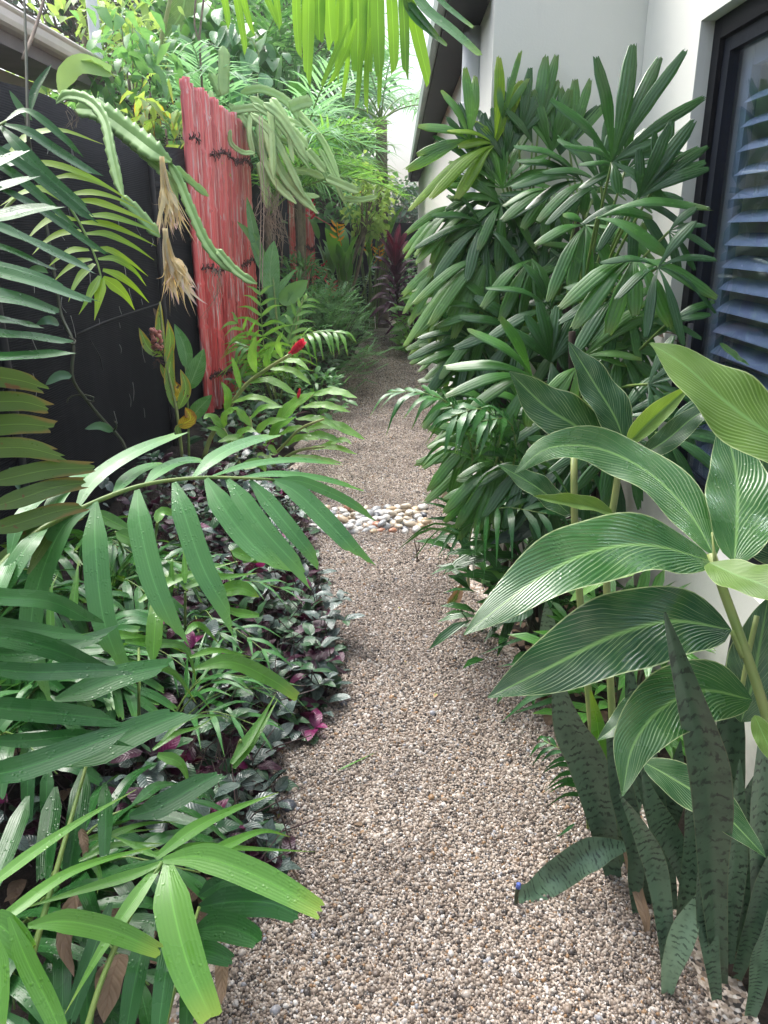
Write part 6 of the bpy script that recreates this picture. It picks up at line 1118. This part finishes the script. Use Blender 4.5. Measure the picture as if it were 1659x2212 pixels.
heliconia('bright heliconia clump with yellow orange flowers behind the magenta cordyline', (-.35, 12.4, 0), 1.9, 14, M['redginger'], [(795, 520, 11.6), (818, 535, 11.4), (770, 415, 12)], 'orange')
def cordyline(name, label, base, h, n, L, top, dark, lean=(0, 0)):
    th = thing(name, label, 'cordyline', base); b = np.array(base, float); tp = b+np.array([lean[0], lean[1], h]); sm = MB(); tube(sm, [b, (b+tp)/2+np.array([.02, 0, 0]), tp], .022, .014, sides=8, seg=12, rings=.08); sm.build('stem', M['fibre'], th)
    mb = MB(); mt = MB()
    for i in range(n):
        t = i/n; a = i*2.4; p = b+(tp-b)*(.35+.65*t); el = -.25+1.5*t; o = np.array([math.cos(a)*math.cos(el), math.sin(a)*math.cos(el), math.sin(el)]); l = L*random.uniform(.75, 1.1)
        leaf(mt if t > .72 else mb, [p, p+o*l*.5+np.array([0, 0, .04]), p+o*l+np.array([0, 0, -l*.25*(1-t)])], l*.12, n=(0, -.3, 1)-o*.3, kind='lance', seg=8, cols=4, fold=.25)
    mb.build('lower_leaves', M[dark], th); mt.build('crown_leaves', M[top], th); return th
cordyline('cordyline', 'magenta and dark purple cordyline standing at the bend of the gravel path', tuple(G(858, 742)), 1.12, 46, .42, 'cordred', 'corddark', (-.03, 0))
cordyline('cordyline', 'low dark cordyline at the foot of the magenta one', tuple(G(880, 748)), .55, 34, .34, 'corddark', 'corddark', (.08, .1))
bush('fine_leaf_shrub', 'dark tangled undergrowth round the cordyline stems', tuple(G(885, 735)), .55, .28, .3, 260, .16, .018, M['corddark'])
bush('broad_leaf_shrub', 'low leafy plant in the corner between cordyline and house wall', (.28, 9.6, 0), .7, .22, .5, 160, .2, .035, M['helic'])
# feathery palms over the path in the distance
def palm(label, base, th_, fr, L, mats, nl=34, ll=.5, hw=.014, az0=0., azr=6.28, el=(.5, 1.1), name='feather_palm', stemr=.05, droopr=1.3):
    t = thing(name, label, 'palm', base, 'feathery palms beside the far path'); b = np.array(base, float); tp = b+np.array([random.uniform(-.05, .05), 0, th_]); mb = MB(); tube(mb, [b, (b+tp)/2, tp], stemr, stemr*.8, sides=10, seg=24, rings=.06); mb.build('trunk', M['bark'], t)
    for i in range(fr):
        a = az0+azr*i/fr+random.gauss(0, .15); e = random.uniform(*el); d = np.array([math.cos(a), math.sin(a), 0]); P = [tp]; c = tp.copy(); ee = e
        for k in range(6):
            c = c+(d*math.cos(ee)+np.array([0, 0, math.sin(ee)]))*L/6; P.append(c); ee -= droopr/6*random.uniform(.8, 1.2)
        mb = MB(); frond(mb, P, nl, ll, hw, t0=.18, ang=62, lift=.25, droop=.45, kind='grass', rr=.012, seg=4, cols=2); mb.build('frond', [M[mats], M['stemgreen']], t)
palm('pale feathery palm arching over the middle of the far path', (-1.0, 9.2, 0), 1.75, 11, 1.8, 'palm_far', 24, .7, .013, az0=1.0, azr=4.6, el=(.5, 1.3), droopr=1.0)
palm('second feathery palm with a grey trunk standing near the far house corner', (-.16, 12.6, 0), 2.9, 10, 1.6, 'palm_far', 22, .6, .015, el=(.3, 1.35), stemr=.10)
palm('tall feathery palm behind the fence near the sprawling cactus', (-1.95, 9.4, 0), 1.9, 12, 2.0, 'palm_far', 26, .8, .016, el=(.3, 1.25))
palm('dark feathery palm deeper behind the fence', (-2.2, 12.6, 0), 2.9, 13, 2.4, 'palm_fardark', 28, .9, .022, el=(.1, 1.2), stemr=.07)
# ------------------------------------------------------------------ trees beyond the fence
def tree(name, label, base, th_, crown, nb, per, L, hw, mat, kind='ovate', droop=.5, bark='bark', group='trees beyond the fence', sr=.05):
    """trunk with limbs, crown of many separate leaves gathered in sprays"""
    t = thing(name, label, 'tree', base, group); b = np.array(base, float); cx, cy, cz = b+np.array(crown[:3]); R = np.array(crown[3:]); sm = MB(); mb = MB()
    top = np.array([cx, cy, cz]); tube(sm, [b, b*.5+top*.5+rng.normal(0, .08, 3)*[1, 1, 0], top+np.array([0, 0, R[2]*.3])], sr, sr*.4, sides=8, seg=10)
    for i in range(nb):
        v = nz(rng.normal(0, 1, 3)); r = random.uniform(.45, 1.)**.6; e = top+v*R*r*(1+.18*math.sin(5*v[0]+3*v[2])); o = b+(top-b)*random.uniform(.55, 1)
        tube(sm, [o, (o+e)/2+np.array([0, 0, .08]), e], sr*.28, sr*.08, sides=5, seg=6, cap=False)
        rr = random.random()
        for k in range(per):
            q = e+rng.normal(0, 1, 3)*R*.17; a = random.uniform(0, 6.28); d = np.array([math.cos(a), math.sin(a), random.gauss(-.15-droop*.4, .35)]); d = nz(d); l = L*random.uniform(.6, 1.2)
            leaf(mb, [q, q+d*l*.5, q+d*l+np.array([0, 0, -droop*l*.4])], hw*l/L, n=nz(np.array([0, 0, 1])+rng.normal(0, .35, 3)), kind=kind, seg=3, cols=2, fold=.2, rnd=min(1, max(0, rr*.6+random.random()*.4)))
    mb.build('crown', mat if isinstance(mat, list) else M[mat], t); sm.build('trunk', M[bark], t); return t
tree('leafy_tree', 'yellow green tree with drooping oval leaves just behind the fence and gutter', (-2.35, 7.9, 0), 0, (0, 0, 2.45, .62, .6, .75), 40, 15, .19, .04, 'treegreen', sr=.035, droop=.9)
tree('yellowing_tree', 'small tree with large yellowing leaves right behind the black fence top', (-1.95, 6.9, 0), 0, (.1, .2, 2.05, .38, .4, .45), 20, 9, .19, .042, 'treeyellow', sr=.022, droop=1.)
tree('leafy_tree', 'lime green tree glowing above the end of the neighbour gutter', (-3.6, 10.5, 0), 0, (0, 0, 3.3, 1.1, .9, .9), 60, 16, .17, .04, 'treelime', sr=.06, droop=.6)
tree('leafy_tree', 'dark small leaved tree high behind the neighbour roof', (-4.6, 13.0, 0), 0, (.2, 0, 4.5, 1.6, 1.2, 1.6), 90, 22, .15, .04, 'treedark', sr=.1, droop=.4)
tree('leafy_tree', 'broad green tree rising behind the white post', (-3.0, 15.0, 0), 0, (0, 0, 4.6, 1.7, 1.2, 1.8), 100, 20, .2, .05, 'treegreen', sr=.1, droop=.6)
tree('leafy_tree', 'big leaved tree with heart shaped leaves behind the cactus', (-2.3, 9.6, 0), 0, (.35, .3, 2.9, .75, .6, .8), 34, 12, .24, .085, 'shrub', kind='ovate', sr=.04, droop=1.)
tree('leafy_tree', 'deep green tree filling the gap above the overhead palm leaflets', (-2.0, 14.5, 0), 0, (.2, 0, 4.2, 1.2, 1., 1.7), 80, 20, .22, .055, 'treegreen', sr=.09, droop=.6)
tree('leafy_tree', 'bright lime shrub tree with small rounded leaves above the path end', (-.85, 10.3, 0), 0, (.58, 0, 1.72, .27, .3, .42), 30, 15, .085, .03, 'treelime', sr=.03, droop=.7)
tree('leafy_tree', 'distant dark tree seen in the sky gap at the end of the house', (.45, 26, 0), 0, (-.2, 0, 1.7, 1.3, 1., 1.3), 70, 22, .2, .06, 'treedark', sr=.1, droop=.3)
tree('leafy_tree', 'pale green tree at the top centre far behind the palms', (-2.0, 18, 0), 0, (0, 0, 5.2, 1.7, 1.2, 2.1), 90, 20, .26, .07, 'treegreen', sr=.1, droop=.5)
tree('leafy_tree', 'dense dark thicket tree between the neighbour house and the far palms', (-2.9, 11.6, 0), 0, (.2, 0, 2.3, 1.1, .8, 1.3), 80, 20, .2, .05, 'shrub', sr=.06, droop=.6)
mb = MB(); q = [AY(438, 320, 8.2), AY(437, 180, 8.2), AY(430, 90, 8.2), AY(445, -40, 8.2)]; tube(mb, [q[0]*[1, 1, 0]]+q, .014, .010, seg=16); tube(mb, [AY(432, 95, 8.2), AY(420, 50, 8.2), AY(425, -30, 8.2)], .009, seg=6); tag(mb.build('bare_sapling', M['bark']), 'thin bare brown forked stem rising behind the red screen', 'stem')
mb = MB(); st = AY(325, 300, 7.0)
th = thing('flower_spike', 'brown branching flower spike with tiny dark beads behind the fence', 'flower spike', (st[0], 7.0, 0)); tube(mb, [(st[0], 7.0, 0), (st[0], 7, 1.2), AY(320, 260, 7.0), AY(325, 200, 7.)], .012, .008, seg=12); mb.build('stem', M['bark'], th); mb = MB()
for u, v in ((250, 195), (270, 215), (380, 215), (400, 300), (325, 160), (250, 300), (395, 330)):
    a, b = AY(322, 270 if v < 290 else 300, 7.), AY(u, v, 6.95); tube(mb, [a, (a+b)/2+np.array([0, 0, -.01]), b], .004, .002, sides=4, seg=6)
    for i in range(18): blob(mb, a+(b-a)*random.uniform(.3, 1)+rng.normal(0, .01, 3), (.008, .008, .008), nu=5, nv=4)
mb.build('beads', M['stemdark'], th)
hv = thing('heart_leaf_vine', 'vine with broad heart shaped leaves hanging above the red screen', 'vine', AY(560, 260, 8.6))
for i in range(22):
    u, v = (random.gauss(552, 16), random.uniform(95, 250)) if i < 12 else (random.uniform(440, 560), random.uniform(10, 110)); w = random.uniform(20, 44)
    mb = MB(); LP(mb, [(u, v, 8.35), (u-w*.2, v+w*.6, 8.25), (u-w*.3+random.gauss(0, 6), v+w*1.35, 8.2)], w, n=(.1+random.gauss(0, .4), -.7, .5), kind='ovate', seg=8, cols=4, fold=.2); mb.build('leaf', M['heart'], hv)
mb = MB(); tube(mb, [AY(560, 260, 8.6), D(556, 180, 8.3), D(555, 100, 8.3), D(500, 60, 8.4), D(440, 0, 8.4)], .007, seg=14); mb.build('stem', M['stemgreen'], hv)
bl = thing('banana_plant', 'pale broad ribbed banana leaf at the top left of the view', 'banana plant', (-2.9, 9.4, 0))
for pts, w, m in [([(535-130, -60, 9.2), (395, 20, 9.2), (372, 60, 9.2), (350, 95, 9.2)], 70, 'ginger_light'), ([(330, -60, 9.), (312, 0, 9.), (318, 50, 9.), (330, 85, 9.)], 18, 'treelime')]:
    mb = MB(); LP(mb, pts, w, n=(.1, -.9, .3), kind='ginger', seg=10, cols=6, fold=.1); mb.build('leaf', M[m], bl)
mb = MB(); tube(mb, [(-2.9, 9.4, 0), (-2.8, 9.4, 2), AY(380, -60, 9.3)], .05, .02, seg=10); mb.build('stem', M['stempale'], bl)

tree('leafy_tree', 'tall pale green tree closing the view above the far palms', (-1.7, 20, 0), 0, (0, 0, 4.4, 1.5, 1.2, 2.4), 110, 22, .28, .08, 'treegreen', sr=.1, droop=.5)
tree('leafy_tree', 'dark green tree far behind the fence beneath the white post', (-2.6, 18, 0), 0, (-.2, 0, 4.2, 2.4, 1.2, 2.4), 120, 22, .26, .07, 'treedark', sr=.1, droop=.5)

bush('undergrowth_shrub', 'dark leafy undergrowth in the shade between the lady palm canes', (.52, 2.55, 0), .5, .28, .35, 240, .17, .018, M['fan_deep'])
bush('undergrowth_shrub', 'low leafy undergrowth in the shade behind the striped ginger stems', (.66, 1.95, 0), .42, .2, .3, 150, .15, .016, M['fan_mid'])

tree('leafy_tree', 'rounded green tree low behind the distant red screen', (-1.0, 17.0, 0), 0, (-.2, 0, 1.9, 1.0, .5, 1.3), 70, 20, .22, .06, 'treegreen', sr=.06, droop=.5)
mb = MB()
for i in range(46):
    y = random.uniform(1.3, 5.5); x = random.uniform(left_edge(y)+.02, min(.45, right_edge(y))); 
    if abs(x-(left_edge(y)+right_edge(y))/2) < .15 and random.random() < .6: continue
    gc_leaf(mb, np.array([x, y, gz(x, y)+.006]), random.uniform(0, 6.28), random.gauss(.05, .12), random.uniform(.012, .03), 0, random.choice([0, 0, 1]))
tag(mb.build('path_litter', [M['dead'], M['deadhalf']]), 'small scraps of leaf litter scattered on the gravel path', 'leaf litter', kind='stuff')

palm('lime feathery palm arching from behind the sprawling cactus over the path', (-1.32, 8.75, 0), 1.55, 8, 1.55, 'palm_lush', 26, .6, .014, az0=-.7, azr=2.4, el=(.7, 1.25), droopr=1.35)
palm('lime feathery palm at the fence behind the distant red screen', (-1.38, 11.9, 0), 1.9, 9, 1.7, 'palm_lush', 26, .62, .016, az0=-.8, azr=2.8, el=(.4, 1.25), droopr=1.2)
bush('fine_leaf_shrub', 'slender upright shrub partly hiding the distant red screen', (-.98, 9.3, 0), 1.15, .22, .3, 260, .16, .014, M['shrub'])
tree('leafy_tree', 'dense leafy tree filling the sky behind the heart leaved vine', (-3.0, 12.6, 0), 0, (.5, 0, 3.6, 1.2, .7, 1.2), 80, 20, .2, .055, 'treegreen', sr=.06, droop=.5)
